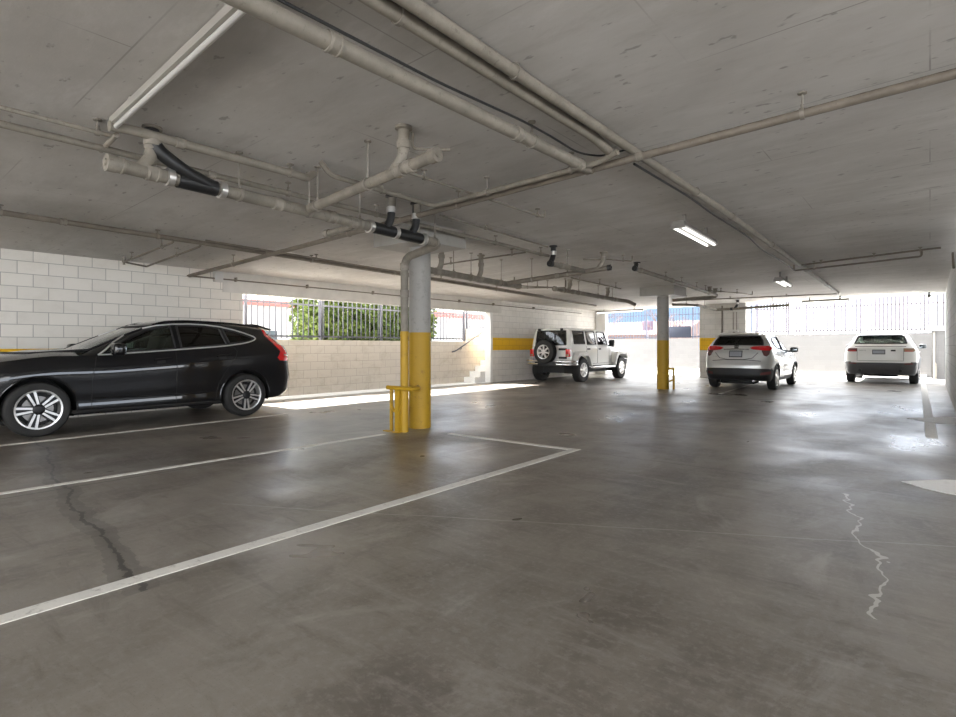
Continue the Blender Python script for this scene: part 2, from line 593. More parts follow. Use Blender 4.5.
# ------------------------------------------------------------------ fences
def fence(name, label, a, b, z0, zb, zt, ztop, posts, spacing, pw, m, postw=.06, group=None):
    """iron fence from a to b (xy) standing on z0; pickets from z0+.05 to ztop"""
    a, b = Vector((*a, 0)), Vector((*b, 0))
    L = (b - a).length
    d = (b - a) / L
    root = empty(name, (a.x, a.y, z0), label, 'fence', group)
    rz = math.atan2(d.y, d.x)

    def bar(nm, u0, u1, v, za, zb_, w):
        mt = Matrix.Translation(a) @ Matrix.Rotation(rz, 4, 'Z')
        return MB().box((u0, v - w / 2, za), (u1, v + w / 2, zb_), mt).build(nm, m, root, (a.x, a.y, z0), smooth=False)
    for z in (zb, zt):
        bar('rail', 0, L, 0, z - .02, z + .02, .035)
    for u in posts:
        bar('post', u - postw / 2, u + postw / 2, 0, z0, ztop + .03, postw)
    k = max(1, round(L / spacing))
    first = None
    cnt = 0
    for i in range(1, k):
        u = L * i / k
        if any(abs(u - q) < postw for q in posts):
            continue
        if first is None:
            first = bar('picket', -pw / 2, pw / 2, 0, zb - .06, ztop, pw)
            first.location = d * u
            continue
        c = first.copy()
        c.location = d * u
        c.parent = root
        COL.objects.link(c)
    return root


fence('iron_fence', 'grey iron fence standing on the tan side yard wall', (XE - .1, 2.4), (XE - .1, 13.98), 1.36, 1.45, 2.24, 2.62,
      [y - 2.4 for y in (2.45, 4.4, 6.32, 8.33, 10.33, 12.27, 13.93)], .150, .02, 'iron')
fence('iron_fence', 'short iron fence on the taller wall above the steps', (XE - .1, 14.05), (XE - .1, 18.5), 1.78, 1.86, 2.5, 2.9,
      [.03, 2.2, 4.4], .150, .02, 'iron')
fence('iron_fence', 'iron fence on the whitewashed wall behind the white off-roader', (-16.0, YE + .1), (-6.25, YE + .1), 1.58, 1.66, 2.76, 3.05,
      [.05, 2.2, 4.75, 7.1, 9.7], .150, .026, 'iron_bl')
fence('iron_fence', 'pale iron fence on the whitewashed wall behind the two parked cars', (-6.15, YE + .1), (2.0, YE + .1), 1.73, 1.86, 2.86, 3.35,
      [.05, 1.35, 3.95, 6.55, 8.1], .128, .055, 'iron_lt')

# ------------------------------------------------------------------ pipes under the slab
def rod_mesh(x, y, zp, r, along):
    """hanger: ceiling plate, threaded rod and a ring round the pipe"""
    zt = zc(x, y)
    mb = MB()
    mb.lathe([(0, 0), (.032, 0), (.032, -.012), (.012, -.018), (0, -.018)], (x, y, zt), n=10)
    mb.tube([(x, y, zt), (x, y, zp + r + .004)], .007, 6)
    ax = Vector(along).normalized()
    w = .014
    mb.lathe([(r + .002, -w), (r + .010, -w), (r + .010, w), (r + .002, w), (r + .002, -w)], (x, y, zp), ax, 14)
    mb.tube([(x, y, zp + r), (x, y, zp + r + .035)], .013, 6)
    return mb


def at_len(pts, u):
    pts = [Vector(p) for p in pts]
    for i in range(len(pts) - 1):
        L = (pts[i + 1] - pts[i]).length
        if u <= L or i == len(pts) - 2:
            return pts[i].lerp(pts[i + 1], u / L), (pts[i + 1] - pts[i]).normalized()
        u -= L


def pipe(name, label, pts, r, m='pipe', hang=(), coup=(), cap=None, risers=(), elbow=.10, group=None, cat='pipe', n=14, coup_m='pipe_lt', fit=True):
    """pts: centre line; hang/coup: distances along it; risers: (distance, radius, material)"""
    P0 = Vector(pts[0])
    o = MB().tube(fillet(pts, elbow), r, n).build(name, m, None, P0)
    tag(o, label, cat, group)
    for u in hang:
        p, d = at_len(pts, u)
        rod_mesh(p.x, p.y, p.z, r, d).build('hanger', 'rod', o, P0)
    for u in coup:
        p, d = at_len(pts, u)
        w = max(.035, r * .9)
        MB().lathe([(r * .98, -w), (r + .007, -w), (r + .010, -w * .6), (r + .006, -w * .5), (r + .006, w * .5), (r + .010, w * .6), (r + .007, w), (r * .98, w)], p, d, 16).build('coupling', coup_m, o, P0)
    for q in risers:
        u, rr, rm = q[:3]
        p, d = at_len(pts, u)
        lean = q[3] if len(q) > 3 else (0, 0)
        x, y = p.x + lean[0], p.y + lean[1]
        zt = zc(x, y)
        mb = MB().tube(fillet([(p.x - d.x * .10, p.y - d.y * .10, p.z), (x, y, p.z + .13), (x, y, zt)], .07), rr, 12)
        mb.lathe([(rr + .025, 0), (rr + .025, -.02), (rr, -.03)], (x, y, zt), n=14)
        rs = mb.build('riser', rm, o, P0)
        if fit:
            MB().lathe([(rr, -.035), (rr + .01, -.03), (rr + .01, .03), (rr, .035)], (x, y, p.z + .6 * (zt - p.z)), n=14).build('clamp', 'clamp' if rm == 'rubber' else 'pipe_lt', rs, P0)
    if cap:
        for e in cap:
            a, b = (pts[0], pts[1]) if e[0] == 0 else (pts[-1], pts[-2])
            d = (Vector(a) - Vector(b)).normalized()
            MB().lathe([(0, .035), (r * .5, .035), (r * .5, .02), (r + .010, .02), (r + .010, -.05), (r, -.05)], a, d, 14).build('end_cap', e[1], o, P0)
    return o


def follow(x, y0, y1, drop, x1=None, step=3.0):
    x1 = x if x1 is None else x1
    k = max(1, int(abs(y1 - y0) / step))
    out = []
    for i in range(k + 1):
        f = i / k
        xx, yy = x + (x1 - x) * f, y0 + (y1 - y0) * f
        out.append((xx, yy, zc(xx, yy) - drop))
    return out


# paired conduits over the aisle
A = follow(-2.19, -4.5, 4.2, .055)
pipe('conduit', 'inner conduit of the pair over the aisle, turning off at the cross pipe', A + [(-2.19, 4.50, 2.93)], .042, 'pipe_lt', hang=(3, 6.5), coup=(4.5,))
pipe('branch_pipe', 'slim branch pipe running beside the long cross pipe', [(-2.10, 4.47, 2.90), (-2.3, 4.52, 2.865), (-4.36, 4.52, 2.80), (-4.40, 4.3, 2.82), (-4.42, 3.16, 2.84), (-4.42, 3.05, 2.94)], .026, 'pipe', hang=(.5, 1.5, 3.0), elbow=.12)
pipe('conduit', 'outer conduit of the pair, running on to the front openings', follow(-2.05, -4.5, 19.6, .05, -2.13), .04, 'pipe_lt', hang=(7.4, 11, 15, 18.5, 21.5), coup=(6.2, 12.5))
pipe('sagging_cable', 'black cable sagging along the conduit towards the front openings', [(-2.16, 4.95, 2.93), (-2.17, 6.5, 2.95), (-2.20, 7.6, 2.935), (-2.19, 8.3, 2.93), (-2.20, 9.4, 2.92), (-2.23, 10.4, 2.86), (-2.22, 11.4, 2.86), (-2.20, 12.4, 2.83), (-2.20, 13.2, 2.80)], .012, 'cable', cat='cable', n=6, elbow=.3)
# large pipe teeing into the cross pipe
pipe('drain_pipe', 'large pale pipe over the bay teeing into the long cross pipe', [(-2.53, -4.5, 2.80), (-2.50, 1.5, 2.845), (-2.47, 4.62, 2.868)], .05, 'pipe_lt', hang=(1.5, 5.0, 8.2), coup=(6.3, 8.0, 8.95))
pipe('sagging_cable', 'black cable draped along the large pale pipe', [(-2.46, -4.4, 2.85), (-2.45, 1.2, 2.895), (-2.44, 2.6, 2.905), (-2.40, 3.4, 2.925), (-2.40, 3.8, 2.93), (-2.39, 4.3, 2.905), (-2.30, 4.57, 2.93), (-2.08, 4.60, 2.95)], .009, 'cable', cat='cable', n=6, elbow=.2)
# long cross pipe
lp = [(-11.12, 4.70, 2.575), (-6.0, 4.68, 2.745), (-2.0, 4.65, 2.878), (2.8, 4.62, 3.03)]
pipe('sprinkler_pipe', 'long dark cross pipe spanning the garage from the left wall', lp, .034, 'pipe_dk', hang=(1.75, 5.0, 7.0, 10.4, 12.3), coup=(8.65, 9.15), coup_m='pipe')
# main drain over the bay, down the near column
mp = [(-4.76, 1.43, 2.585), (-4.80, 3.2, 2.555), (-4.86, 5.16, 2.525), (-5.71, 5.32, 2.445), (-5.71, 5.32, .0)]
o = pipe('drain_pipe', 'main drain pipe hung below the slab and dropping down the near column', mp, .055, 'pipe', hang=(1.02, 1.75, 2.4, 3.62), coup=(.05, .30, 1.40, 2.02, 2.3, 4.72, 5.1), elbow=.16, cap=((0, 'pipe_lt'),),
         risers=((.30, .048, 'pipe'), (2.86, .046, 'rubber', (.03, -.02)), (3.27, .046, 'rubber', (.03, -.02))))
P0 = Vector(mp[0])
MB().tube([(-5.71, 5.32, 0.002), (-5.71, 5.32, 1.415)], .0575, 16).build('painted_base', 'yellow', o, P0)
for yy, zz in ((4.27, 2.54), (4.68, 2.535)):
    MB().lathe([(.049, .0), (.049, -.17)], (-4.80, yy, zc(-4.8, yy)), n=14).build('riser_sleeve', 'pipe', o, P0)
wy = MB().tube(fillet([(-4.76, 1.72, zc(-4.76, 1.72)), (-4.75, 1.74, 2.78), (-4.72, 1.95, 2.64), (-4.765, 2.20, 2.58)], .16), .055, 14).build('rubber_wye', 'rubber', o, P0)
MB().lathe([(.055, -.04), (.066, -.035), (.066, .035), (.055, .04)], (-4.755, 1.73, 2.83), n=14).build('clamp', 'pipe_lt', wy, P0)
MB().tube([(-4.770, 1.92, 2.577), (-4.777, 2.24, 2.571)], .066, 14).build('rubber_sleeve', 'rubber', o, P0)
MB().tube([(-4.826, 4.02, 2.5425), (-4.848, 4.78, 2.531)], .066, 14).build('rubber_sleeve', 'rubber', o, P0)
for y in (1.86, 2.29, 3.97, 4.36, 4.83):
    f = (y - 1.43) / 1.77
    px, pz = (-4.76 - .04 * f, 2.585 - .03 * f) if y < 3.2 else (-4.80 - .06 * (y - 3.2) / 1.96, 2.555 - .03 * (y - 3.2) / 1.96)
    MB().lathe([(.056, -.028), (.074, -.024), (.074, .024), (.056, .028)], (px, y, pz), (0, 1, 0), 16).build('clamp', 'clamp', o, P0)
pipe('drain_pipe', 'short capped stub pipe behind the main drain', [(-5.36, 3.78, 2.50), (-4.9, 3.80, 2.53)], .036, 'pipe', cap=((0, 'pipe_lt'),))
pipe('drain_pipe', 'branch drain sloping from the main drain to a riser, open-ended', [(-4.84, 3.16, 2.565), (-3.85, 3.07, 2.60), (-3.27, 3.02, 2.625), (-2.86, 2.98, 2.64)], .046, 'pipe', hang=(.25, 1.1), coup=(1.55, 1.68), cap=((1, 'pipe'),), risers=((1.56, .046, 'pipe_lt', (-.02, .05)),))
pipe('supply_pipe', 'thin bent pipe beside the branch drain riser', [(-3.34, 3.2, zc(-3.34, 3.2)), (-3.34, 3.2, 2.855), (-3.14, 3.36, 2.85), (-3.10, 3.40, 2.85)], .014, 'pipe_lt', elbow=.05, n=8)
pipe('supply_pipe', 'thin pipe running on from the branch drain riser to a ceiling hook', follow(-3.9, 3.5, 6.05, .085) + [(-3.9, 6.12, 2.90), (-3.9, 6.12, zc(-3.9, 6.12))], .015, 'pipe_lt', hang=(.4, 2.45), elbow=.04, n=8)
pipe('supply_pipe', 'upper pipe running above the main drain', [(-4.72, 1.42, 2.85)] + follow(-4.72, 1.6, 3.0, .085) + [(-4.74, 3.12, 2.86), (-4.76, 3.22, zc(-4.76, 3.22))], .038, 'pipe_lt', coup=(.5,), hang=(1.5,), elbow=.06)
pipe('supply_pipe', 'long supply pipe passing in front of the near column capital', follow(-5.17, -4.5, 8.35, .115, -5.24), .028, 'pipe', hang=(5.3, 6.4, 7.7, 8.9, 11.3, 12.6), coup=(6.9,))
pipe('supply_pipe', 'thin pipe above the long supply pipe, ending by the strip light', follow(-4.91, -4.5, 1.5, .10), .018, 'pipe_lt', hang=(5.2, 5.9), n=8)
pipe('supply_pipe', 'thin pipe running from the near capital to the black riser elbow', follow(-4.86, 5.15, 7.95, .05, -5.0), .014, 'pipe', hang=(1.0,), n=8)
# sprinkler line nearer the left wall
sp = [(-8.05, -4.5, 2.745), (-8.25, 1.4, 2.745), (-8.36, 3.7, 2.742), (-8.7, 8.0, 2.735), (-8.85, 10.3, 2.725), (-9.1, 14.0, 2.70), (-9.3, 18.0, 2.66)]
pipe('sprinkler_pipe', 'dark sprinkler line over the black car', sp, .034, 'pipe_dk', hang=(5.9, 7.6, 10.2, 13.0, 16.2), coup=(6.5, 9.3, 12.3))
pipe('sprinkler_pipe', 'slim pipe running beside the dark sprinkler line', [(p[0] + .14, p[1] + (.0 if i else 0), p[2] + .02) for i, p in enumerate(sp[2:6])], .013, 'pipe', n=8, hang=(2, 5.5))
o = pipe('sprinkler_pipe', 'U-shaped sprinkler loop over the black car', [(-8.36, 3.32, 2.74), (-8.42, 3.32, 2.695), (-10.62, 3.42, 2.645), (-10.66, 3.46, 2.645), (-10.90, 3.86, 2.64), (-8.46, 3.72, 2.70), (-8.40, 3.72, 2.74)], .016, 'pipe_dk', hang=(.5, 1.9, 4.3), elbow=.03, n=8)
MB().lathe([(0, .0), (.02, .0), (.014, .03), (.03, .04), (.03, .10), (.022, .14), (.0, .14)], (-10.64, 3.42, 2.60), n=12).build('sprinkler_head', 'pipe_lt', o, o.location)
# pipe along the left wall lintel
o = pipe('supply_pipe', 'thin pipe clipped along the left wall and lintel', [(-11.14, 4.66, 2.575), (-11.15, 8, 2.578), (-11.15, 20.3, 2.56)], .014, 'pipe_dk', n=8)
for y in (5.65, 7.35, 9.3, 11.2, 12.7, 14.4, 16.8):
    MB().box((XW + .001, y - .012, 2.55), (-11.13, y + .012, 2.635)).build('clip', 'rod', o, (-11.14, 4.66, 2.575), smooth=False)
tag(MB().rbox((XW + .058, 5.28, 2.62), (.12, .17, .22), .015).build('junction_box', 'box', None, (XW + .01, 5.28, 2.51)), 'small grey box at the top of the left wall by the opening', 'box')
# second drain beyond the near column
pipe('drain_pipe', 'second drain pipe emerging behind the near column', [(-6.33, 6.35, 2.455), (-6.40, 7.4, 2.445), (-6.44, 8.55, 2.43), (-6.45, 9.15, 2.425)], .055, 'pipe', hang=(.75, 1.25, 2.2), coup=(.3, 1.5, 2.1), cap=((1, 'pipe'),), risers=((.42, .046, 'pipe_lt'), (1.55, .046, 'pipe_lt')))
pipe('drain_pipe', 'cross drain with a black cap beyond the near column', [(-6.42, 8.72, 2.44), (-4.98, 9.20, 2.60), (-4.52, 9.30, 2.645)], .045, 'pipe_dk', hang=(.5, 1.2), coup=(1.0,), cap=((1, 'rubber'),), risers=((1.88, .046, 'pipe_lt'),))
pipe('drain_pipe', 'short drain from the black riser elbow to the cross drain', [(-5.02, 8.05, 2.62), (-5.0, 8.6, 2.615), (-4.99, 9.16, 2.61)], .045, 'pipe', hang=(.55,), coup=(.35,), cap=((0, 'rubber'),), risers=((.10, .046, 'rubber'),))
pipe('supply_pipe', 'thin pipe crossing behind the near capital', [(-7.17, 7.65, 2.76), (-5.42, 7.9, 2.835)], .014, 'pipe', hang=(.2, .85, 1.5), n=8)
pipe('drain_pipe', 'drain with a black elbow running above the far column capital', [(-4.62, 10.62, 2.78), (-4.68, 13.5, 2.735), (-4.75, 16.6, 2.67)], .045, 'pipe_dk', hang=(1.8, 2.9, 4.1, 4.9), coup=(.3, 2.2, 5.2), cap=((0, 'rubber'),), risers=((.12, .046, 'rubber'), (5.3, .04, 'pipe_lt'), (5.85, .045, 'pipe_lt')))
pipe('drain_pipe', 'cross drain joining behind the far column', [(-5.75, 15.85, 2.53), (-4.72, 16.45, 2.62)], .045, 'pipe', hang=(.35,), coup=(.6,))
o = pipe('drain_pipe', 'far drain running to the far column', [(-6.86, 11.2, 2.565), (-6.88, 12.2, 2.56), (-6.93, 14.7, 2.53), (-6.72, 15.0, 2.50), (-6.60, 15.2, 2.40)], .052, 'pipe_dk', hang=(.5, 1.2, 2.3, 3.2), coup=(.35, .9, 2.6, 3.4), cap=((0, 'pipe_lt'),), risers=((.75, .046, 'pipe_lt'), (2.9, .046, 'pipe_lt')))
pipe('supply_pipe', 'thin hooked pipe between the second drain and the far drain', [(-7.6, 10.6, zc(-7.6, 10.6)), (-7.6, 10.6, 2.64), (-6.98, 11.6, 2.63)], .014, 'pipe', elbow=.05, n=8, hang=(.8,))
pipe('supply_pipe', 'thin pipe over the far drain, running to a riser', [(-6.3, 11.0, 2.76), (-6.30, 13.6, 2.72)], .016, 'pipe', hang=(.4, 1.4, 2.3), n=8)
pipe('drain_pipe', 'drain with a black cap beyond the far column', [(-6.3, 17.35, 2.52), (-5.76, 18.05, 2.52), (-5.88, 20.45, 2.50)], .042, 'pipe_lt', hang=(.5, 1.8), coup=(.9,), elbow=.02)
pipe('drain_pipe', 'drain crossing in front of the block pier with a black joint', [(-5.88, 20.5, 2.50), (-5.2, 20.4, 2.505), (-3.5, 20.05, 2.53)], .045, 'pipe', hang=(.8, 1.9), coup=(.55,), coup_m='rubber', risers=((.75, .045, 'rubber'),))
pipe('supply_pipe', 'slim cross pipe joining the outer conduit near the front', [(-6.2, 18.8, zc(-6.2, 18.8) - .06), (-2.12, 19.75, zc(-2.12, 19.75) - .06)], .02, 'pipe', hang=(1.2, 2.8), n=8)
pipe('sprinkler_pipe', 'upper sprinkler branch reaching from the conduit to the right wall', [(-2.11, 13.15, 2.90), (-.15, 12.83, 2.955), (.15, 12.8, 2.96)], .018, 'pipe_dk', hang=(.4, 1.3, 2.0), n=8)
pipe('sprinkler_pipe', 'lower sprinkler branch hanging under the upper one', [(-2.22, 13.2, 2.92), (-2.22, 13.2, 2.80), (-.12, 12.88, 2.845), (-.12, 12.88, 2.95)], .018, 'pipe_dk', hang=(.5,), elbow=.04, n=8)
pipe('supply_pipe', 'short pipe on the slab below the long supply pipe', [(-5.35, 1.55, 2.84), (-4.82, 1.5, 2.83)], .02, 'pipe_lt', n=8)
tag(MB().rbox((-.02, 21.75, 2.745), (.10, .12, .10), .03).box((-.04, 21.73, 2.78), (0, 21.77, zc(-.02, 21.75) + .002)).build('security_camera', 'fix_dk', None, (-.02, 21.75, 2.80)), 'small dark camera under the slab by the right wall', 'camera')
pipe('supply_pipe', 'short drop pipe high on the right wall', [(XR - .03, 13.1, 2.62), (XR - .03, 13.3, 2.72), (XR - .03, 13.6, 2.95)], .02, 'pipe_lt', n=8)


pipe('supply_pipe', 'thin pipe with a hooked end by the cross drain riser', [(-4.9, 9.0, 2.80), (-4.62, 9.5, 2.825), (-4.40, 10.0, 2.835), (-4.40, 10.0, zc(-4.40, 10.0))], .014, 'pipe', hang=(.9,), elbow=.04, n=8)
pipe('supply_pipe', 'thin pipe with a hooked end beyond the far capital', [(-4.78, 16.0, 2.76), (-4.25, 17.3, 2.755), (-4.1, 17.9, 2.74), (-4.1, 17.9, zc(-4.1, 17.9))], .014, 'pipe', hang=(.5, 1.2), elbow=.04, n=8)
pipe('supply_pipe', 'thin looped pipe under the slab beyond the near column', [(-7.9, 11.05, zc(-7.9, 11.05)), (-7.9, 11.05, 2.64), (-7.0, 11.95, 2.665), (-7.0, 11.95, zc(-7, 11.95))], .015, 'pipe', hang=(.5, 1.0), elbow=.04, n=8)

# ------------------------------------------------------------------ strip lights
def root_inv(o):
    return Matrix.LocRotScale(o.location, o.rotation_euler, None).inverted()


def strip_light(label, a, b, wide=.16, group='strip lights under the slab', tubes=2, m='fix_dk', tm='tube'):
    a, b = Vector(a), Vector(b)
    d = b - a
    L = d.length
    rz = math.atan2(d.y, d.x)
    tilt = -math.asin(d.z / L)
    root = empty('strip_light', a, label, 'light', group)
    root.rotation_euler = (0, tilt, rz)
    MB().prism([(-wide / 2, -.01), (-wide * .35, .055), (wide * .35, .055), (wide / 2, -.01)], 0, L, 'yz').build('housing', m, root, smooth=False)
    for s in ((-1, 1) if tubes == 2 else (0,)):
        MB().tube([(.04, s * wide * .27, -.03), (L - .04, s * wide * .27, -.03)], .017, 10).build('tube', tm, root)
    for x in (.015, L - .015):
        MB().rbox((x, 0, -.022), (.03, wide * .96, .045), .008).build('lamp_holder', m, root)
    for x in (.18 * L, .82 * L):
        q = a + d * (x / L)
        zt = zc(q.x, q.y)
        MB().box((q.x - .02, q.y - .02, q.z + .03), (q.x + .02, q.y + .02, zt + .002), root_inv(root)).build('mount', m, root, smooth=False)
    return root


strip_light('twin-tube strip light over the aisle, nearest one in full view', (-2.60, 7.35, 2.825), (-2.64, 8.95, 2.81), .2)
strip_light('short-looking twin-tube strip light farther down the aisle', (-2.68, 14.05, 2.73), (-2.71, 15.4, 2.715), .2)
strip_light('pale strip light running across above the main drain', (-2.42, 1.395, 2.955), (-4.76, 1.455, 2.875), 0.062, tubes=1, m='fix', tm='tube_off')
strip_light('long strip light along the front edge of the slab', (-3.35, 21.3, 2.69), (-2.02, 21.3, 2.70), .12, tubes=1, m='fix')
strip_light('strip light along the front edge behind the white off-roader', (-11.0, 21.3, 2.64), (-8.9, 21.3, 2.66), .12, tubes=1, m='fix')


# ------------------------------------------------------------------ columns
def column(label, x, y, zy, guard):
    root = empty('column', (x, y, 0), label, 'column')
    og = root.location
    zt = zc(x, y)
    MB().tube([(x, y, 0), (x, y, zt - .24)], .16, 32, caps=False).build('shaft', 'col_white', root, og)
    MB().tube([(x, y, .001), (x, y, zy)], .1625, 32).build('painted_base', 'yellow', root, og)
    MB().box((x - .48, y - .48, zt - .25), (x + .48, y + .48, zt + .03)).build('capital', 'panel', root, og, smooth=False)
    if guard == 1:
        g = empty('pipe_guard', (x, y - .5, 0), 'yellow steel pipe guard at the foot of the near column', 'guard')
        gl = g.location
        MB().tube([(x - .10, 5.30, 0), (x - .10, 5.30, .63)], .026, 10).build('post', 'yellow', g, gl)
        MB().tube(fillet([(x - .125, 5.245, .62), (x + .36, 5.245, .62), (x + .36, 5.40, .62), (x + .12, y - .168, .62)], .04), .03, 10).build('rail', 'yellow', g, gl)
        MB().box((x + .05, 5.225, 0), (x + .13, 5.262, .61)).build('channel', 'yellow', g, gl, smooth=False)
        MB().tube([(x - .10, 5.29, .36), (x - .02, 5.27, .30), (x + .06, 5.25, .28)], .02, 8).build('brace', 'yellow', g, gl)
        for dx in (-.10, .09):
            MB().box((x + dx - .06, 5.19, 0), (x + dx + .06, 5.26, .012)).build('base_plate', 'yellow', g, gl, smooth=False)
    else:
        g = empty('pipe_guard', (x + .22, y + .1, 0), 'yellow steel pipe guard beside the far column', 'guard')
        gl = g.location
        MB().tube([(x + .28, y + .06, 0), (x + .28, y + .06, .60)], .03, 10).build('post', 'yellow', g, gl)
        MB().tube([(x + .145, y + .06, .57), (x + .30, y + .06, .57)], .03, 10).build('rail', 'yellow', g, gl)
        MB().tube([(x + .15, y + .07, .22), (x + .28, y + .07, .27)], .022, 8).build('brace', 'yellow', g, gl)


column('round grey column with a yellow painted base, nearest the camera', -5.86, 5.77, 1.41, 1)
column('round grey column with a yellow painted base, beside the white off-roader', -5.80, 15.25, 1.37, 2)

# electric bits on the pier
t = empty('electric_panel', (-5.62, 21.78, 1.5), 'grey electric box with conduits on the block pier', 'electric box')
MB().rbox((-5.62, 21.725, 1.69), (.34, .15, .24), .02).build('box_body', 'box', t, t.location)
MB().tube([(-5.62, 21.70, 1.81), (-5.62, 21.70, 2.46)], .016, 8).build('conduit', 'fix_dk', t, t.location)
MB().tube([(-5.50, 21.70, 1.81), (-5.50, 21.70, 2.46)], .016, 8).build('conduit', 'fix_dk', t, t.location)
MB().tube(fillet([(-6.02, 21.755, 1.45), (-6.02, 21.755, 2.72)], .05), .03, 10).build('conduit', 'pipe_lt', t, t.location)
MB().lathe([(0, -.04), (.05, -.03), (.05, .0), (0, .01)], (-5.58, 21.63, 1.69), (0, -1, 0), 12).build('lamp', 'fix_dk', t, t.location)
for x, lb in ((-5.93, 'round floodlight left of the electric box on the pier'), (-5.32, 'round floodlight right of the electric box on the pier')):
    t = empty('floodlight', (x, 21.79, 1.62), lb.replace('left of', 'on the window side of').replace('right of', 'on the parking side of') if False else lb, 'lamp')
    MB().lathe([(0, .12), (.05, .12), (.085, .03), (.085, 0), (0, -.005)], (x, 21.62, 1.64), (0, 1, 0), 16).build('lamp_head', 'white_trim', t, t.location)
    MB().tube([(x, 21.70, 1.64), (x, 21.805, 1.60)], .018, 8).build('bracket', 'box', t, t.location)
# gate post beyond the right wall
t = empty('gate_post', (.32, 26.2, 0), 'white capped gate post beyond the right wall', 'post')
MB().box((.03, 26.0, 0), (.62, 26.4, 1.78)).build('pillar', 'yard_f', t, t.location, smooth=False)
MB().rbox((.32, 26.2, 1.84), (.78, .56, .13), .02).build('cap', 'white_trim', t, t.location)
MB().tube([(.14, 25.96, 0.02), (.14, 25.96, .55), (.12, 25.96, .62), (.12, 25.96, 1.7)], [.05, .05, .028, .028], 10).build('drain_spout', 'pipe_lt', t, t.location)
# notice board on the front fence
t = empty('notice_board', (-9.6, YE - .02, 1.66), 'dark board hung on the front fence by the far column', 'sign')
MB().rbox((-9.53, YE + .02, 1.90), (1.12, .03, .56), .006).build('board', mat('dark_board', (.022, .025, .034), .9, Specular_IOR_Level=.1), t, t.location)


# ------------------------------------------------------------------ beyond the yards
struct('ground_beyond', MB().box((-60, -10, -.06), (XE - .2, 90, -.03)).box((XE - .2, YE + .2, -.06), (40, 90, -.03)), 'ground')
M['leaf'] = leaf_mat('hedge_leaf', (.022, .045, .010), (.10, .13, .026))
M['bark'] = mat('bark', (.10, .07, .05), .8)
M['twig'] = mat('bare_twig', (.075, .04, .03), .8)
M['render_white'] = mat('white_render_wall', (.27, .265, .26), .8)
M['red_tile'] = mat('red_roof_edge', (.30, .06, .05), .7)
M['brown_tile'] = mat('brown_roof_tiles', (.062, .030, .024), .8, var=.3, vscale=1.5)
M['tan_wall'] = mat('tan_house_wall', (.085, .052, .043), .8)
M['pane'] = mat('house_window', (.05, .06, .07), .1)


def foliage(lo, hi, n, size, rnd):
    mb = MB()
    for i in range(n):
        c = Vector((rnd.uniform(lo[0], hi[0]), rnd.uniform(lo[1], hi[1]), rnd.uniform(lo[2], hi[2])))
        a = Vector((rnd.uniform(-1, 1), rnd.uniform(-1, 1), rnd.uniform(-1, 1))).normalized()
        b = a.orthogonal().normalized()
        q = rnd.uniform(.6, 1.3) * size
        e = a.cross(b)
        mb.add([c - a * q, c + b * q * .45 + e * q * .1, c + a * q, c - b * q * .45 + e * q * .1], [(0, 1, 2, 3)])
    return mb


rnd = random.Random(3)
t = empty('hedge', (-13.6, 11.5, 0), 'tall dense green hedge behind the tan yard wall fence', 'hedge')
foliage((-14.2, 8.75, .3), (-13.0, 13.6, 2.75), 19000, .105, rnd).build('foliage', 'leaf', t, t.location, smooth=False, fixn=False)
for k in range(6):
    y = 8.9 + k * .85
    MB().tube([(-13.6, y, 0), (-13.55, y + .05, 1.5), (-13.6, y, 2.6)], [.05, .04, .015], 8).build('stem', 'bark', t, t.location)
t = empty('building', (-20, 8, 0), 'white building with a red roof edge beyond the side yard', 'building')
MB().box((-24, -4, 0), (-18, 12.4, 2.62)).build('wall', 'render_white', t, t.location, smooth=False)
MB().box((-24.3, -4.3, 2.62), (-17.8, 12.6, 2.80)).build('roof_edge', 'red_tile', t, t.location, smooth=False)
for y in (8.4, 9.9):
    MB().box((-18.01, y, 1.35), (-17.97, y + .7, 1.75)).build('window', 'pane', t, t.location, smooth=False)
t = empty('building', (-26, 30, 0), 'distant white building seen over the short fence', 'building')
MB().box((-34, 20, 0), (-26, 40, 3.2)).build('wall', 'render_white', t, t.location, smooth=False)
MB().box((-34.3, 19.7, 3.2), (-25.7, 40.3, 3.55)).build('roof_edge', 'red_tile', t, t.location, smooth=False)
# houses and bare trees seen through the front opening
def house(label, x0, x1, y0, y1, h, rh):
    t = empty('house', ((x0 + x1) / 2, y0, 0), label, 'house')
    MB().box((x0, y0, 0), (x1, y1, h)).build('wall', 'tan_wall', t, t.location, smooth=False)
    ym = (y0 + y1) / 2
    MB().prism([(y0 - .5, h - .1), (ym, h + rh), (y1 + .5, h - .1), (ym, h - .12)], x0 - .5, x1 + .5, 'yz').build('roof', 'brown_tile', t, t.location, smooth=False)
    for k in range(3):
        x = x0 + (x1 - x0) * (.2 + .3 * k)
        MB().box((x - .5, y0 - .03, h - 1.3), (x + .5, y0 + .02, h - .4)).build('window', 'pane', t, t.location, smooth=False)


house('long brown-roofed house beyond the front yard fence', -25.5, -15.5, 44, 52, 2.25, 1.15)
house('smaller brown-roofed house to the side of the long one', -34, -27.0, 42, 50, 2.1, 1.3)


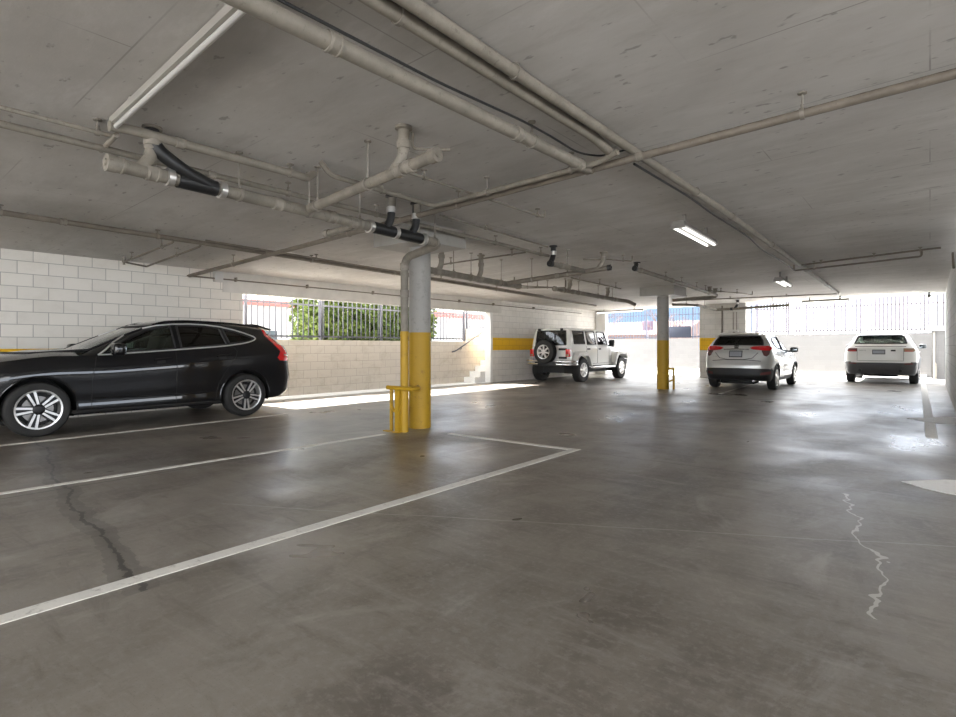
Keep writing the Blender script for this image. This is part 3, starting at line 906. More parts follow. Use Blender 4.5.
def bare_tree(label, x, y, h, seed):
    r = random.Random(seed)
    t = empty('bare_tree', (x, y, 0), label, 'tree')
    MB().tube([(x, y, 0), (x + .1, y, h * .4), (x - .05, y + .1, h * .6)], [.14, .10, .07], 8).build('trunk', 'twig', t, t.location)
    mb = MB()
    def grow(p, d, L, w, n):
        q = p + d * L
        mb.tube([p, (p + q) / 2 + Vector((r.uniform(-.05, .05), r.uniform(-.05, .05), .03)) * L, q], [w, w * .8, w * .55], 5)
        if n:
            for _ in range(3):
                e = (d + Vector((r.uniform(-.8, .8), r.uniform(-.8, .8), r.uniform(-.25, .6)))).normalized()
                grow(q, e, L * r.uniform(.6, .8), w * .55, n - 1)
    for k in range(4):
        a = k * 1.6 + r.uniform(-.4, .4)
        grow(Vector((x + .02, y + .03, h * (.38 + .06 * k))), Vector((math.cos(a), math.sin(a), 1.0)).normalized(), h * .2, .05, 4)
    mb.build('branches', 'twig', t, t.location)


bare_tree('bare twiggy tree by the far corner opening', -16.6, 32.5, 4.2, 1)
bare_tree('bare twiggy tree behind the fence near the far column', -12.4, 33.0, 3.4, 2)
t = empty('street_sign', (-13.9, 34, 0), 'small dark sign on a pole beyond the front fence', 'sign')
MB().tube([(-13.9, 34, 0), (-13.9, 34, 2.9)], .04, 8).build('pole', 'iron', t, t.location)
MB().rbox((-13.9, 33.95, 2.5), (.7, .05, .6), .02).build('sign_board', mat('dull_purple_sign', (.05, .025, .045), .5), t, t.location)

# ------------------------------------------------------------------ cars
M['black_paint'] = mat('black_car_paint', (.004, .004, .005), .5, 0, Coat_Weight=1.0, Coat_Roughness=.02, Specular_IOR_Level=.15)
M['silver_paint'] = mat('silver_car_paint', (.60, .60, .58), .32, .35, Coat_Weight=.8, Coat_Roughness=.05)
M['white_paint'] = mat('white_car_paint', (.80, .80, .78), .28, 0, Coat_Weight=.8, Coat_Roughness=.05)
M['off_white_paint'] = mat('offroad_white_paint', (.74, .74, .71), .3, 0, Coat_Weight=.7, Coat_Roughness=.06)
M['trim'] = mat('black_plastic_trim', (.014, .014, .015), .5)
M['trim_grey'] = mat('grey_plastic_trim', (.06, .06, .062), .5)
M['seam'] = mat('dark_panel_gap', (.004, .004, .004), .7)
M['seam_lt'] = mat('panel_gap', (.10, .10, .10), .7)
M['chrome'] = mat('bright_chrome', (.82, .82, .82), .12, 1.0)
M['mirror'] = mat('mirror_face', (.18, .20, .21), .15, 1.0)
M['satin'] = mat('satin_bright_trim', (.88, .88, .87), .38, .7)
M['alloy'] = mat('machined_alloy', (.72, .71, .70), .28, .85)
M['alloy_dk'] = mat('dark_alloy', (.02, .02, .022), .4, .5)
M['tyre'] = mat('tyre_rubber', (.016, .0155, .015), .75)
M['disc'] = mat('brake_disc', (.30, .29, .28), .4, .8)
M['red_lamp'] = mat('red_lamp_lens', (.62, .012, .015), .12, 0, Coat_Weight=1.0)
M['dark_lamp'] = mat('smoked_lamp_lens', (.14, .05, .05), .12, 0, Coat_Weight=1.0)
M['clear_lamp'] = mat('clear_lamp_lens', (.30, .19, .12), .1, 0, Coat_Weight=1.0)
M['head_lamp'] = mat('head_lamp_lens', (.6, .6, .62), .08, .3, Coat_Weight=1.0)
M['plate'] = mat('plate_face', (.30, .31, .34), .5)
M['plate_frame'] = mat('plate_frame', (.05, .05, .055), .5)
M['seat'] = mat('dark_seat_fabric', (.035, .033, .032), .8)
M['cabin'] = mat('cabin_plastic', (.02, .02, .02), .7)
M['glass'] = glass_mat('window_glass', (.74, .86, .82), 1.6)
M['glass_dk'] = glass_mat('tinted_privacy_glass', (.26, .27, .27), 1.6)


def curve(kn, x):
    """smooth interpolation through (x, v) knots"""
    if x <= kn[0][0]:
        return kn[0][1]
    if x >= kn[-1][0]:
        return kn[-1][1]
    for i in range(len(kn) - 1):
        if x <= kn[i + 1][0]:
            break
    x0, v0 = kn[i]
    x1, v1 = kn[i + 1]
    h = x1 - x0

    def slope(j):
        if 0 < j < len(kn) - 1:
            a = (kn[j][1] - kn[j - 1][1]) / (kn[j][0] - kn[j - 1][0])
            b = (kn[j + 1][1] - kn[j][1]) / (kn[j + 1][0] - kn[j][0])
            return 0 if a * b <= 0 else 2 * a * b / (a + b)
        j0 = min(max(j, 0), len(kn) - 2)
        return (kn[j0 + 1][1] - kn[j0][1]) / (kn[j0 + 1][0] - kn[j0][0])
    m0, m1 = slope(i) * h, slope(i + 1) * h
    t = (x - x0) / h
    return v0 * (2 * t ** 3 - 3 * t * t + 1) + m0 * (t ** 3 - 2 * t * t + t) + v1 * (3 * t * t - 2 * t ** 3) + m1 * (t ** 3 - t * t)


def half_outline(x0, x1, hw, af, nf, ar, nr, step):
    """left half of a rounded plan outline from the nose (x1, 0) round to the tail (x0, 0); returns (t, yn)"""
    xm, hl = (x0 + x1) / 2, (x1 - x0) / 2
    raw = []
    for k in range(401):
        ph = PI / 2 * k / 400
        raw.append((x1 - af + af * math.cos(ph) ** (2 / nf), hw * math.sin(ph) ** (2 / nf)))
    for k in range(400, -1, -1):
        ph = PI / 2 * k / 400
        raw.append((x0 + ar - ar * math.cos(ph) ** (2 / nr), hw * math.sin(ph) ** (2 / nr)))
    d = [0]
    for i in range(1, len(raw)):
        d.append(d[-1] + math.hypot(raw[i][0] - raw[i - 1][0], raw[i][1] - raw[i - 1][1]))
    n = round(d[-1] / step)
    out = []
    j = 0
    for k in range(n + 1):
        u = d[-1] * k / n
        while j < len(d) - 2 and d[j + 1] < u:
            j += 1
        f = (u - d[j]) / max(1e-9, d[j + 1] - d[j])
        x = raw[j][0] + (raw[j + 1][0] - raw[j][0]) * f
        y = raw[j][1] + (raw[j + 1][1] - raw[j][1]) * f
        out.append(((x - xm) / hl, y / hw))
    return out


def sm(t):
    t = min(1, max(0, t))
    return t * t * (3 - 2 * t)


def inside(poly, p):
    x, y = p
    c = False
    j = len(poly) - 1
    for i in range(len(poly)):
        xi, yi = poly[i]
        xj, yj = poly[j]
        if (yi > y) != (yj > y) and x < (xj - xi) * (y - yi) / (yj - yi) + xi:
            c = not c
        j = i
    return c


class Car:
    def __init__(s, name, label, loc, rz, S):
        s.S = S
        s.root = empty(name, loc, label, 'car', None, rz)
        s.paint = S['paint']
        s.lower()
        s.cabin()
        s.bvh = BVHTree.FromPolygons([tuple(v) for v in s.lv + s.cv], [tuple(f) for f in s.lf] + [tuple(i + len(s.lv) for i in f) for f in s.cf])
        s.emit()

    # ---- lower shell, sill to belt line, with the bonnet
    def lower(s):
        S = s.S
        x0, x1, hw = S['x0'], S['x1'], S['hw']
        ol = half_outline(x0, x1, hw, S['af'], S['nf'], S['ar'], S['nr'], S.get('step', .04))
        xm, hl = (x0 + x1) / 2, (x1 - x0) / 2
        ring = [(t, y) for t, y in ol] + [(t, -y) for t, y in ol[-2:0:-1]]
        n = len(ring)
        NV = S.get('nv', 26)
        s.lv = []
        for k in range(NV + 1):
            f = k / NV
            w = curve(S['sec'], f)
            df, dr = curve(S['dxf'], f), curve(S['dxr'], f)
            for t, y in ring:
                x = xm + t * hl
                x -= df * sm((t - .55) / .45)
                x += dr * sm((-t - .55) / .45)
                zb, zt = curve(S['zb'], x), curve(S['zt'], x)
                ww = w * (curve(S['hwx'], x) if 'hwx' in S else 1)
                s.lv.append(Vector((x, y * hw * ww, zb + (zt - zb) * f)))
        s.lf = []
        for k in range(NV):
            for i in range(n):
                i2 = (i + 1) % n
                s.lf.append((k * n + i, k * n + i2, (k + 1) * n + i2, (k + 1) * n + i))
        s.nside = len(s.lf)
        # wheel arches
        s.gone = set()
        moved = {}
        for ax in (0, S['wb']):
            rr = S['arch']
            for fi, f in enumerate(s.lf[:s.nside]):
                ins = [((s.lv[i].x - ax) ** 2 + (s.lv[i].z - S['r']) ** 2 < rr * rr and abs(s.lv[i].y) > .35) for i in f]
                if all(ins):
                    s.gone.add(fi)
                elif any(ins):
                    for i, q in zip(f, ins):
                        if q:
                            moved[i] = ax
        s.snap = {}
        for i, ax in moved.items():
            v = s.lv[i]
            d = Vector((v.x - ax, 0, v.z - S['r']))
            if d.length > 1e-4:
                d *= S['arch'] / d.length
                s.snap[i] = Vector((ax + d.x, v.y, S['r'] + d.z))
        # bonnet (and a deck behind the cabin): strips across the top ring
        K = 12
        top = NV * n
        m = len(ol)
        cf = S['cowl'] - .12
        prev = None
        s.deck = []
        for i in range(1, m - 1):
            L, Rr = s.lv[top + i], s.lv[top + (n - i) % n]
            if L.x < cf:
                break
            row = [top + i]
            for k in range(1, K):
                q = k / K
                p = L.lerp(Rr, q)
                e = 1 - (2 * q - 1) ** 2
                p.z += S['crown'] * (e ** .6) * sm((x1 - p.x) / .5)
                s.lv.append(p)
                row.append(len(s.lv) - 1)
            row.append(top + (n - i) % n)
            if prev is None:
                for k in range(K):
                    s.deck.append((row[k], top, row[k + 1]))
            else:
                for k in range(K):
                    s.deck.append((prev[k], prev[k + 1], row[k + 1], row[k]))
            prev = row
        s.lf += s.deck
        # underside
        s.under = [tuple(range(n - 1, -1, -1))]

    # ---- cabin, belt line to roof
    def cabin(s):
        S = s.S
        xb0, xb1, xt0, xt1 = S['cx0'], S['cowl'], S['rx0'], S['rx1']
        hb = S['hw'] * curve(S['sec'], 1.0) - S.get('cab_in', .004)
        ht = S['hwt']
        ol = half_outline(xb0, xb1, hb, S['caf'], S['cnf'], S['car'], S['cnr'], S.get('step', .04))
        ring = [(t, y) for t, y in ol] + [(t, -y) for t, y in ol[-2:0:-1]]
        n = len(ring)
        NV = S.get('cnv', 16)
        s.cv = []
        for k in range(NV + 1):
            f = k / NV
            g = f ** 1.25
            w = hb + (ht - hb) * g - (S.get('edge', .03) * max(0, (f - .86) / .14) ** 2)
            a, b = xb0 + (xt0 - xb0) * f ** S.get('rexp', 1.0), xb1 + (xt1 - xb1) * f ** 1.05
            for t, y in ring:
                x = (a + b) / 2 + t * (b - a) / 2
                z0, z1 = curve(S['zt'], x) - .004, curve(S['zr'], x)
                s.cv.append(Vector((x, y * w, z0 + (z1 - z0) * f)))
        s.cf = []
        for k in range(NV):
            for i in range(n):
                i2 = (i + 1) % n
                s.cf.append((k * n + i, k * n + i2, (k + 1) * n + i2, (k + 1) * n + i))
        s.ncab = len(s.cf)
        top = NV * n
        K = 12
        m = len(ol)
        prev = None
        for i in range(1, m - 1):
            L, Rr = s.cv[top + i], s.cv[top + n - i]
            row = [top + i]
            for k in range(1, K):
                q = k / K
                p = L.lerp(Rr, q)
                e = 1 - (2 * q - 1) ** 2
                xe = min(1, max(0, min(p.x - xt0, xt1 - p.x) / .45))
                p.z += S['rcrown'] * e ** .7 * (.25 + .75 * sm(xe))
                s.cv.append(p)
                row.append(len(s.cv) - 1)
            row.append(top + n - i)
            for k in range(K):
                s.cf.append((row[k], top, row[k + 1]) if prev is None else (prev[k], prev[k + 1], row[k + 1], row[k]))
            prev = row
        for k in range(K):
            s.cf.append((prev[k], prev[k + 1], top + m - 1))

    def emit(s):
        S = s.S
        vs = [s.snap.get(i, v) for i, v in enumerate(s.lv)]
        parts = {}
        dr = S.get('doors', [])
        for fi, f in enumerate(s.lf):
            if fi in s.gone:
                continue
            c = sum((s.lv[i] for i in f), Vector()) / len(f)
            nm = 'body'
            if fi >= s.nside:
                nm = 'bonnet'
            elif c.x < S['x0'] + S.get('gate', .0) and abs(c.y) < S.get('gatew', 0) and c.z > S.get('gatez', 9):
                nm = 'tailgate'
            else:
                for dn, poly in dr:
                    if abs(c.y) > .4 and inside(poly, (c.x, c.z)):
                        nm = dn + (' L' if c.y > 0 else ' R')
                if nm == 'body' and c.z < curve(S['black'], c.x) if 'black' in S else False:
                    nm = 'lower_cladding'
            parts.setdefault(nm, []).append(f)
        parts.setdefault('lower_cladding' if 'black' in S else 'body', []).extend(s.under)
        order = ['body', 'bonnet', 'tailgate', 'lower_cladding']
        s.door = {}
        for nm in sorted(parts, key=lambda q: order.index(q) if q in order else 9):
            mb = s.sub(vs, parts[nm])
            m = S.get('clad', 'trim') if nm == 'lower_cladding' else s.paint
            o = mb.build(nm.split(' ')[0], m, s.root, angle=40)
            s.door[nm] = o
            if nm == 'lower_cladding':
                o['label'] = 'dark plastic lower body'
        # cabin with window holes
        cab = []
        hole = [(w, w[2]) for w in S['windows']]
        for fi, f in enumerate(s.cf):
            a = [s.cv[i] for i in f]
            c = sum(a, Vector()) / len(f)
            nrm = (a[1] - a[0]).cross(a[2] - a[0])
            nrm.normalize()
            kill = False
            if fi < s.ncab:
                for (nm, ax, poly, gm), _ in hole:
                    if ax == 'y' and abs(nrm.y) > .55 and inside(poly, (c.x, c.z)):
                        kill = True
                    if ax == '+x' and c.x > (S['rx1'] + S['rx0']) / 2 and abs(nrm.x) > .25 and inside(poly, (c.y, c.z)):
                        kill = True
                    if ax == '-x' and c.x < (S['rx1'] + S['rx0']) / 2 and abs(nrm.x) > .2 and inside(poly, (c.y, c.z)):
                        kill = True
            if not kill:
                cab.append((fi, f))
        roof = [f for fi, f in cab if fi >= s.ncab]
        pil = [f for fi, f in cab if fi < s.ncab]
        s.sub(s.cv, roof).build('roof', S.get('roofm', s.paint), s.root, angle=40)
        s.sub(s.cv, pil).build('window_pillars', S.get('pillar', s.paint), s.root, angle=40)
        for nm, ax, poly, gm in S['windows']:
            sides = ('+y', '-y') if ax == 'y' else (ax,)
            for sd in sides:
                pl = poly
                g = s.stick(pl, sd, -.004, .006).build(nm, gm, s.root)
                fr = S.get('frit', 'trim')
                loop = [s.hit(q, sd) for q in s.dense(pl + pl[:1], .05)]
                loop = [p + nn * .002 for p, nn in loop if p]
                MB().tube(loop, S.get('frit_r', .016), 6, caps=False).build('window_seal', fr, g)
        # wheels and arches
        r = S['r']
        for ax in (0, S['wb']):
            for sd in (1, -1):
                s.wheel(ax, sd)
        for ax in (0, S['wb']):
            for sd in (1, -1):
                mb = MB()
                yi, yo = sd * .42, sd * (S['hw'] - .035)
                nn = 24
                for k in range(nn + 1):
                    t = -.25 + (PI + .5) * k / nn
                    mb.v += [Vector((ax + math.cos(t) * (S['arch'] + .004), yi, r + math.sin(t) * (S['arch'] + .004))),
                             Vector((ax + math.cos(t) * (S['arch'] + .004), yo, r + math.sin(t) * (S['arch'] + .004)))]
                for k in range(nn):
                    mb.f.append((2 * k, 2 * k + 1, 2 * k + 3, 2 * k + 2))
                o = len(mb.v)
                mb.v += [Vector((ax + math.cos(-.25 + (PI + .5) * k / nn) * (S['arch'] + .004), yi, r + math.sin(-.25 + (PI + .5) * k / nn) * (S['arch'] + .004))) for k in range(nn + 1)]
                mb.f.append(tuple(range(o, o + nn + 1)))
                mb.build('arch_liner', 'seam', s.root)
                if S.get('lip', True):
                    pts = []
                    for k in range(29):
                        t = -.32 + (PI + .64) * k / 28
                        q = (ax + math.cos(t) * (S['arch'] + .012), r + math.sin(t) * (S['arch'] + .012))
                        if q[1] < curve(S['zb'], q[0]) + .03:
                            continue
                        p, nr_ = s.hit(q, '+y' if sd > 0 else '-y')
                        if p:
                            pts.append(p)
                    MB().tube(pts, S.get('lip_r', .022), 8).build('arch_trim', S.get('lipm', 'trim'), s.root)
        # floor of the cabin, seats, dashboard
        zf = S.get('zf', .55)
        MB().box((S['cx0'] + .2, -.62, .30), (S['cowl'] - .1, .62, zf)).build('cabin_floor', 'cabin', s.root)
        fx = S['seat_x']
        for y in (.37, -.37):
            s.seat(fx, y, zf, .5)
        s.seat(S['bench_x'], 0, zf, 1.25)
        MB().rbox((S['cowl'] - .38, 0, curve(S['zt'], S['cowl']) - .06), (.5, 1.35, .2), .06).build('dashboard', 'cabin', s.root)
        MB().lathe([(.18 + .015 * math.cos(a), .015 * math.sin(a)) for a in [2 * PI * k / 8 for k in range(9)]], (S['cowl'] - .78, .37, curve(S['zt'], S['cowl']) - .02), (-1, 0, .45), 24).build('steering_wheel', 'cabin', s.root)

    def sub(s, vs, fs):
        used = {}
        mb = MB()
        for f in fs:
            q = []
            for i in f:
                if i not in used:
                    used[i] = len(mb.v)
                    mb.v.append(vs[i].copy())
                q.append(used[i])
            mb.f.append(tuple(q))
        return mb

    def seat(s, x, y, z, w):
        h = s.S.get('seat_h', 0)
        mb = MB()
        mb.rbox((x, y, z + .12), (.5, w, .18), .06)
        mt = Matrix.Rotation(-.28, 4, 'Y')
        mb.rbox((x - .30, y, z + .46 + h / 2), (.14, w, .62 + h), .06, mt)
        o = mb.build('seat' if w < 1 else 'rear_bench', 'seat', s.root)
        for yy in ((y,) if w < 1 else (-.38, .38)):
            MB().rbox((x - .40, yy, z + .88 + h), (.10, .26, .18), .045, mt).tube([(x - .385, yy, z + .70 + h), (x - .40, yy, z + .86 + h)], .012, 6).build('headrest', 'seat', o)

    # ---- projecting onto the bodywork
    def hit(s, q, side):
        if side[1] == 'y':
            o = Vector((q[0], 5 if side[0] == '+' else -5, q[1]))
            d = Vector((0, -1 if side[0] == '+' else 1, 0))
        elif side[1] == 'x':
            o = Vector((9 if side[0] == '+' else -9, q[0], q[1]))
            d = Vector((-1 if side[0] == '+' else 1, 0, 0))
        else:
            o = Vector((q[0], q[1], 5))
            d = Vector((0, 0, -1))
        p, nn, i, dist = s.bvh.ray_cast(o, d)
        if p is None:
            return None, None
        if nn.dot(d) > 0:
            nn = -nn
        return p, nn

    def dense(s, pts, step):
        out = []
        for a, b in zip(pts, pts[1:]):
            L = math.hypot(b[0] - a[0], b[1] - a[1])
            k = max(1, math.ceil(L / step))
            out += [(a[0] + (b[0] - a[0]) * i / k, a[1] + (b[1] - a[1]) * i / k) for i in range(k)]
        return out + [pts[-1]]

    def stick(s, poly, side, off, thick, maxlen=.09):
        """a panel with the given outline that follows the bodywork, off above it"""
        bm = bmesh.new()
        dn = s.dense(poly + poly[:1], .06)[:-1]
        f = bm.faces.new([bm.verts.new((a, b, 0)) for a, b in dn])
        bmesh.ops.triangulate(bm, faces=[f])
        for _ in range(3):
            long = [e for e in bm.edges if e.calc_length() > maxlen and not e.is_boundary]
            if not long:
                break
            bmesh.ops.subdivide_edges(bm, edges=long, cuts=1)
            bmesh.ops.triangulate(bm, faces=bm.faces[:])
        last = None
        bm.verts.index_update()
        N = len(bm.verts)
        top, bot = [None] * N, [None] * N
        miss = []
        for v in bm.verts:
            p, nn = s.hit((v.co.x, v.co.y), side)
            if p is None:
                miss.append(v)
                continue
            top[v.index], bot[v.index] = p + nn * off, p + nn * (off - thick)
        for v in miss:
            near = min((q for q in bm.verts if top[q.index] is not None), key=lambda q: (q.co - v.co).length)
            dlt = v.co - near.co
            w = Vector((dlt.x, 0, dlt.y)) if side[1] == 'y' else (Vector((0, dlt.x, dlt.y)) if side[1] == 'x' else Vector((dlt.x, dlt.y, 0)))
            top[v.index], bot[v.index] = top[near.index] + w, bot[near.index] + w
        mb = MB()
        mb.v = top + bot
        for f in bm.faces:
            ix = [v.index for v in f.verts]
            mb.f.append(tuple(ix))
            mb.f.append(tuple(i + N for i in reversed(ix)))
        for e in bm.edges:
            if e.is_boundary:
                a, b = e.verts[0].index, e.verts[1].index
                mb.f.append((a, b, b + N, a + N))
        bm.free()
        return mb

    def line(s, pts, side, r, lift=.0, n=6):
        hp = [s.hit(q, side) for q in s.dense(pts, .06)]
        return MB().tube([p + nn * lift for p, nn in hp if p], r, n)

    def both(s, fn):
        for sd in ('+y', '-y'):
            fn(sd, 1 if sd == '+y' else -1)

    def mirror(s, x, y, z, sd, m=None, size=(.12, .22, .15)):
        o = MB().rbox((x, sd * (y + size[1] / 2), z), size, .045, seg=3).build('wing_mirror', m or s.paint, s.root)
        MB().tube([(x + .02, sd * (y - .10), z - .05), (x + .01, sd * (y + .05), z - .04)], .025, 8).build('mirror_arm', 'trim', o)
        MB().rbox((x - size[0] / 2, sd * (y + size[1] / 2), z), (.012, size[1] * .82, size[2] * .78), .005).build('mirror_glass', 'mirror', o)
        return o

    def plate_mount(s, y, z, w=.31, h=.16, side='-x'):
        o = s.stick([(y - w / 2, z - h / 2), (y + w / 2, z - h / 2), (y + w / 2, z + h / 2), (y - w / 2, z + h / 2)], side, .012, .02).build('licence_plate', 'plate_frame', s.root)
        w, h = w - .04, h - .05
        s.stick([(y - w / 2, z - h / 2), (y + w / 2, z - h / 2), (y + w / 2, z + h / 2), (y - w / 2, z + h / 2)], side, .016, .006).build('plate_face', 'plate', o)

    # ---- wheels
    def wheel(s, ax, sd):
        S = s.S
        r, wd, rr = S['r'], S['tw'], S['rim']
        yo = sd * S['track']
        c = Vector((ax, yo, r))
        A = (0, sd, 0)
        e = wd
        prof = [(rr, 0), (rr + .01, .004), (rr + (r - rr) * .45, .012), (r - .028, .004), (r - .008, -.02), (r, -.05), (r, -e + .05), (r - .01, -e + .02), (rr + .02, -e), (rr - .03, -e)]
        o = MB().lathe(prof, c, A, 40).build('wheel', 'tyre', s.root)
        lug = S.get('lug')
        if lug:
            mb = MB()
            for k in range(34):
                t = 2 * PI * k / 34
                mt = Matrix.Translation(c) @ Matrix.Rotation(t, 4, 'Y')
                mb.box((-.022, min(0, -sd * wd) + .01, r - .006), (.022, max(0, -sd * wd) - .01, r + .006), mt)
            mb.build('tread', 'tyre', o, smooth=False)
        MB().lathe([(rr - .03, -e), (rr - .035, -.07), (rr - .012, -.012), (rr + .003, .004), (rr + .004, .010), (rr - .016, .006), (rr - .022, -.02)], c, A, 40).build('rim', S.get('rimm', 'alloy'), o)
        MB().lathe([(0, -.085), (rr - .03, -.085)], c, A, 32).build('wheel_well', 'seam', o)
        MB().lathe([(.07, -.07), (rr * .68, -.07), (rr * .68, -.078)], c, A, 28).build('brake_disc', 'disc', o)
        sp, w0, w1, twin = S['spokes']
        mb, md = MB(), MB()
        rot0 = S.get('rot', {}).get((ax, sd), .3)
        for k in range(sp):
            t = rot0 + 2 * PI * k / sp
            mt = Matrix.Translation(c) @ Matrix.Rotation(t, 4, 'Y')
            if twin:
                for q in (-1, 1):
                    a0, a1 = q * twin * .45, q * twin
                    ri, ro = .055, rr - .012
                    y0, y1 = sd * -.012, sd * -.045
                    vs = [(a0 - w0 / 2, sd * .0, ri), (a0 + w0 / 2, sd * .0, ri), (a1 + w1 / 2, sd * .002, ro), (a1 - w1 / 2, sd * .002, ro)]
                    vs2 = [(x, sd * -.05, z) for x, y, z in vs]
                    mb.add([mt @ Vector(v) for v in vs + vs2], [(0, 1, 2, 3), (7, 6, 5, 4), (0, 4, 5, 1), (1, 5, 6, 2), (2, 6, 7, 3), (3, 7, 4, 0)])
                vs = [(-twin * .45 - w0, sd * -.014, .05), (twin * .45 + w0, sd * -.014, .05), (twin + w1 * .9, sd * -.012, rr - .014), (-twin - w1 * .9, sd * -.012, rr - .014)]
                vs2 = [(x, sd * -.055, z) for x, y, z in vs]
                md.add([mt @ Vector(v) for v in vs + vs2], [(0, 1, 2, 3), (7, 6, 5, 4), (0, 4, 5, 1), (1, 5, 6, 2), (2, 6, 7, 3), (3, 7, 4, 0)])
            else:
                vs = [(-w0 / 2, sd * .0, .04), (w0 / 2, sd * .0, .04), (w1 / 2, sd * .004, rr - .01), (-w1 / 2, sd * .004, rr - .01)]
                vs2 = [(x * 1.1, sd * -.05, z) for x, y, z in vs]
                mb.add([mt @ Vector(v) for v in vs + vs2], [(0, 1, 2, 3), (7, 6, 5, 4), (0, 4, 5, 1), (1, 5, 6, 2), (2, 6, 7, 3), (3, 7, 4, 0)])
        mb.build('spokes', S.get('rimm', 'alloy'), o, smooth=False)
        if md.v:
            md.build('spoke_pockets', 'alloy_dk', o, smooth=False)
        MB().lathe([(.075, -.05), (.075, -.004), (.062, .006), (.03, .010), (0, .010)], c, A, 20).build('hub_cap', S.get('hub', 'alloy_dk'), o)


def qbez(a, b, c, k=6):
    return [((1 - t) ** 2 * a[0] + 2 * t * (1 - t) * b[0] + t * t * c[0], (1 - t) ** 2 * a[1] + 2 * t * (1 - t) * b[1] + t * t * c[1]) for t in [i / k for i in range(k + 1)]]


# ---- black estate-style SUV along the left wall
V = dict(paint='black_paint', x0=-1.0, x1=3.74, hw=.95, wb=2.865, r=.368, arch=.425, tw=.235, rim=.258, track=.945,
         af=.75, nf=2.6, ar=.40, nr=3.6, step=.036,
         sec=[(0, .90), (.05, .945), (.12, .962), (.22, .955), (.34, .972), (.5, .985), (.68, 1.0), (.80, .992), (.90, .965), (1, .925)],
         dxf=[(0, .10), (.15, .03), (.4, 0), (.75, .02), (.9, .08), (1, .22)],
         dxr=[(0, .10), (.1, .03), (.35, 0), (.55, .03), (.68, .05), (.85, .07), (1, .13)],
         zb=[(-.88, .34), (-.5, .28), (.5, .245), (2.4, .245), (3.3, .24), (3.74, .27)],
         zt=[(-1.0, 1.20), (-.6, 1.23), (0, 1.215), (.85, 1.165), (1.5, 1.115), (2.2, 1.075), (2.6, 1.075), (3.2, 1.01), (3.55, .91), (3.74, .82)],
         crown=.085, cowl=2.5, cx0=-.86, rx0=-.56, rx1=1.42, hwt=.655, caf=.55, cnf=2.4, car=.34, cnr=2.8, edge=.05,
         zr=[(-.6, 1.50), (-.2, 1.565), (.3, 1.60), (.8, 1.61), (1.2, 1.585), (1.45, 1.555)], rcrown=.045,
         doors=[('front_door', [(2.26, .27), (2.26, 1.3), (1.14, 1.3), (1.14, .27)]),
                ('rear_door', [(1.13, .27), (1.13, 1.3), (.16, 1.3), (.16, 1.0), (.36, .78), (.46, .60), (.50, .27)])],
         gate=.30, gatew=.62, gatez=.62,
         windows=[('front_side_window', 'y', [(2.02, 1.115), (1.90, 1.235), (1.72, 1.35), (1.50, 1.45), (1.30, 1.505), (1.145, 1.53), (1.13, 1.165), (1.6, 1.135)], 'glass'),
                  ('rear_side_window', 'y', [(1.05, 1.535), (.75, 1.54), (.50, 1.525), (.385, 1.505), (.31, 1.235), (1.04, 1.172)], 'glass_dk'),
                  ('quarter_window', 'y', [(.33, 1.495), (.12, 1.45), (-.06, 1.395), (-.18, 1.345), (-.14, 1.30), (.26, 1.25)], 'glass_dk'),
                  ('windscreen', '+x', [(-.62, 1.11), (.62, 1.11), (.55, 1.52), (-.55, 1.52)], 'glass'),
                  ('rear_window', '-x', [(-.56, 1.27), (.56, 1.27), (.47, 1.46), (-.47, 1.46)], 'glass_dk')],
         pillar='black_paint', seat_x=1.30, bench_x=.42, seat_h=.06, zf=.56, spokes=(5, .026, .030, .040), lip=True, lipm='black_paint', lip_r=.012,
         rot={(0, 1): .65, (2.865, 1): .35})
c = Car('car', 'black SUV with chrome window trim parked along the left wall', (-10.06, 4.80, 0), -PI / 2, V)
body = c.door['body']


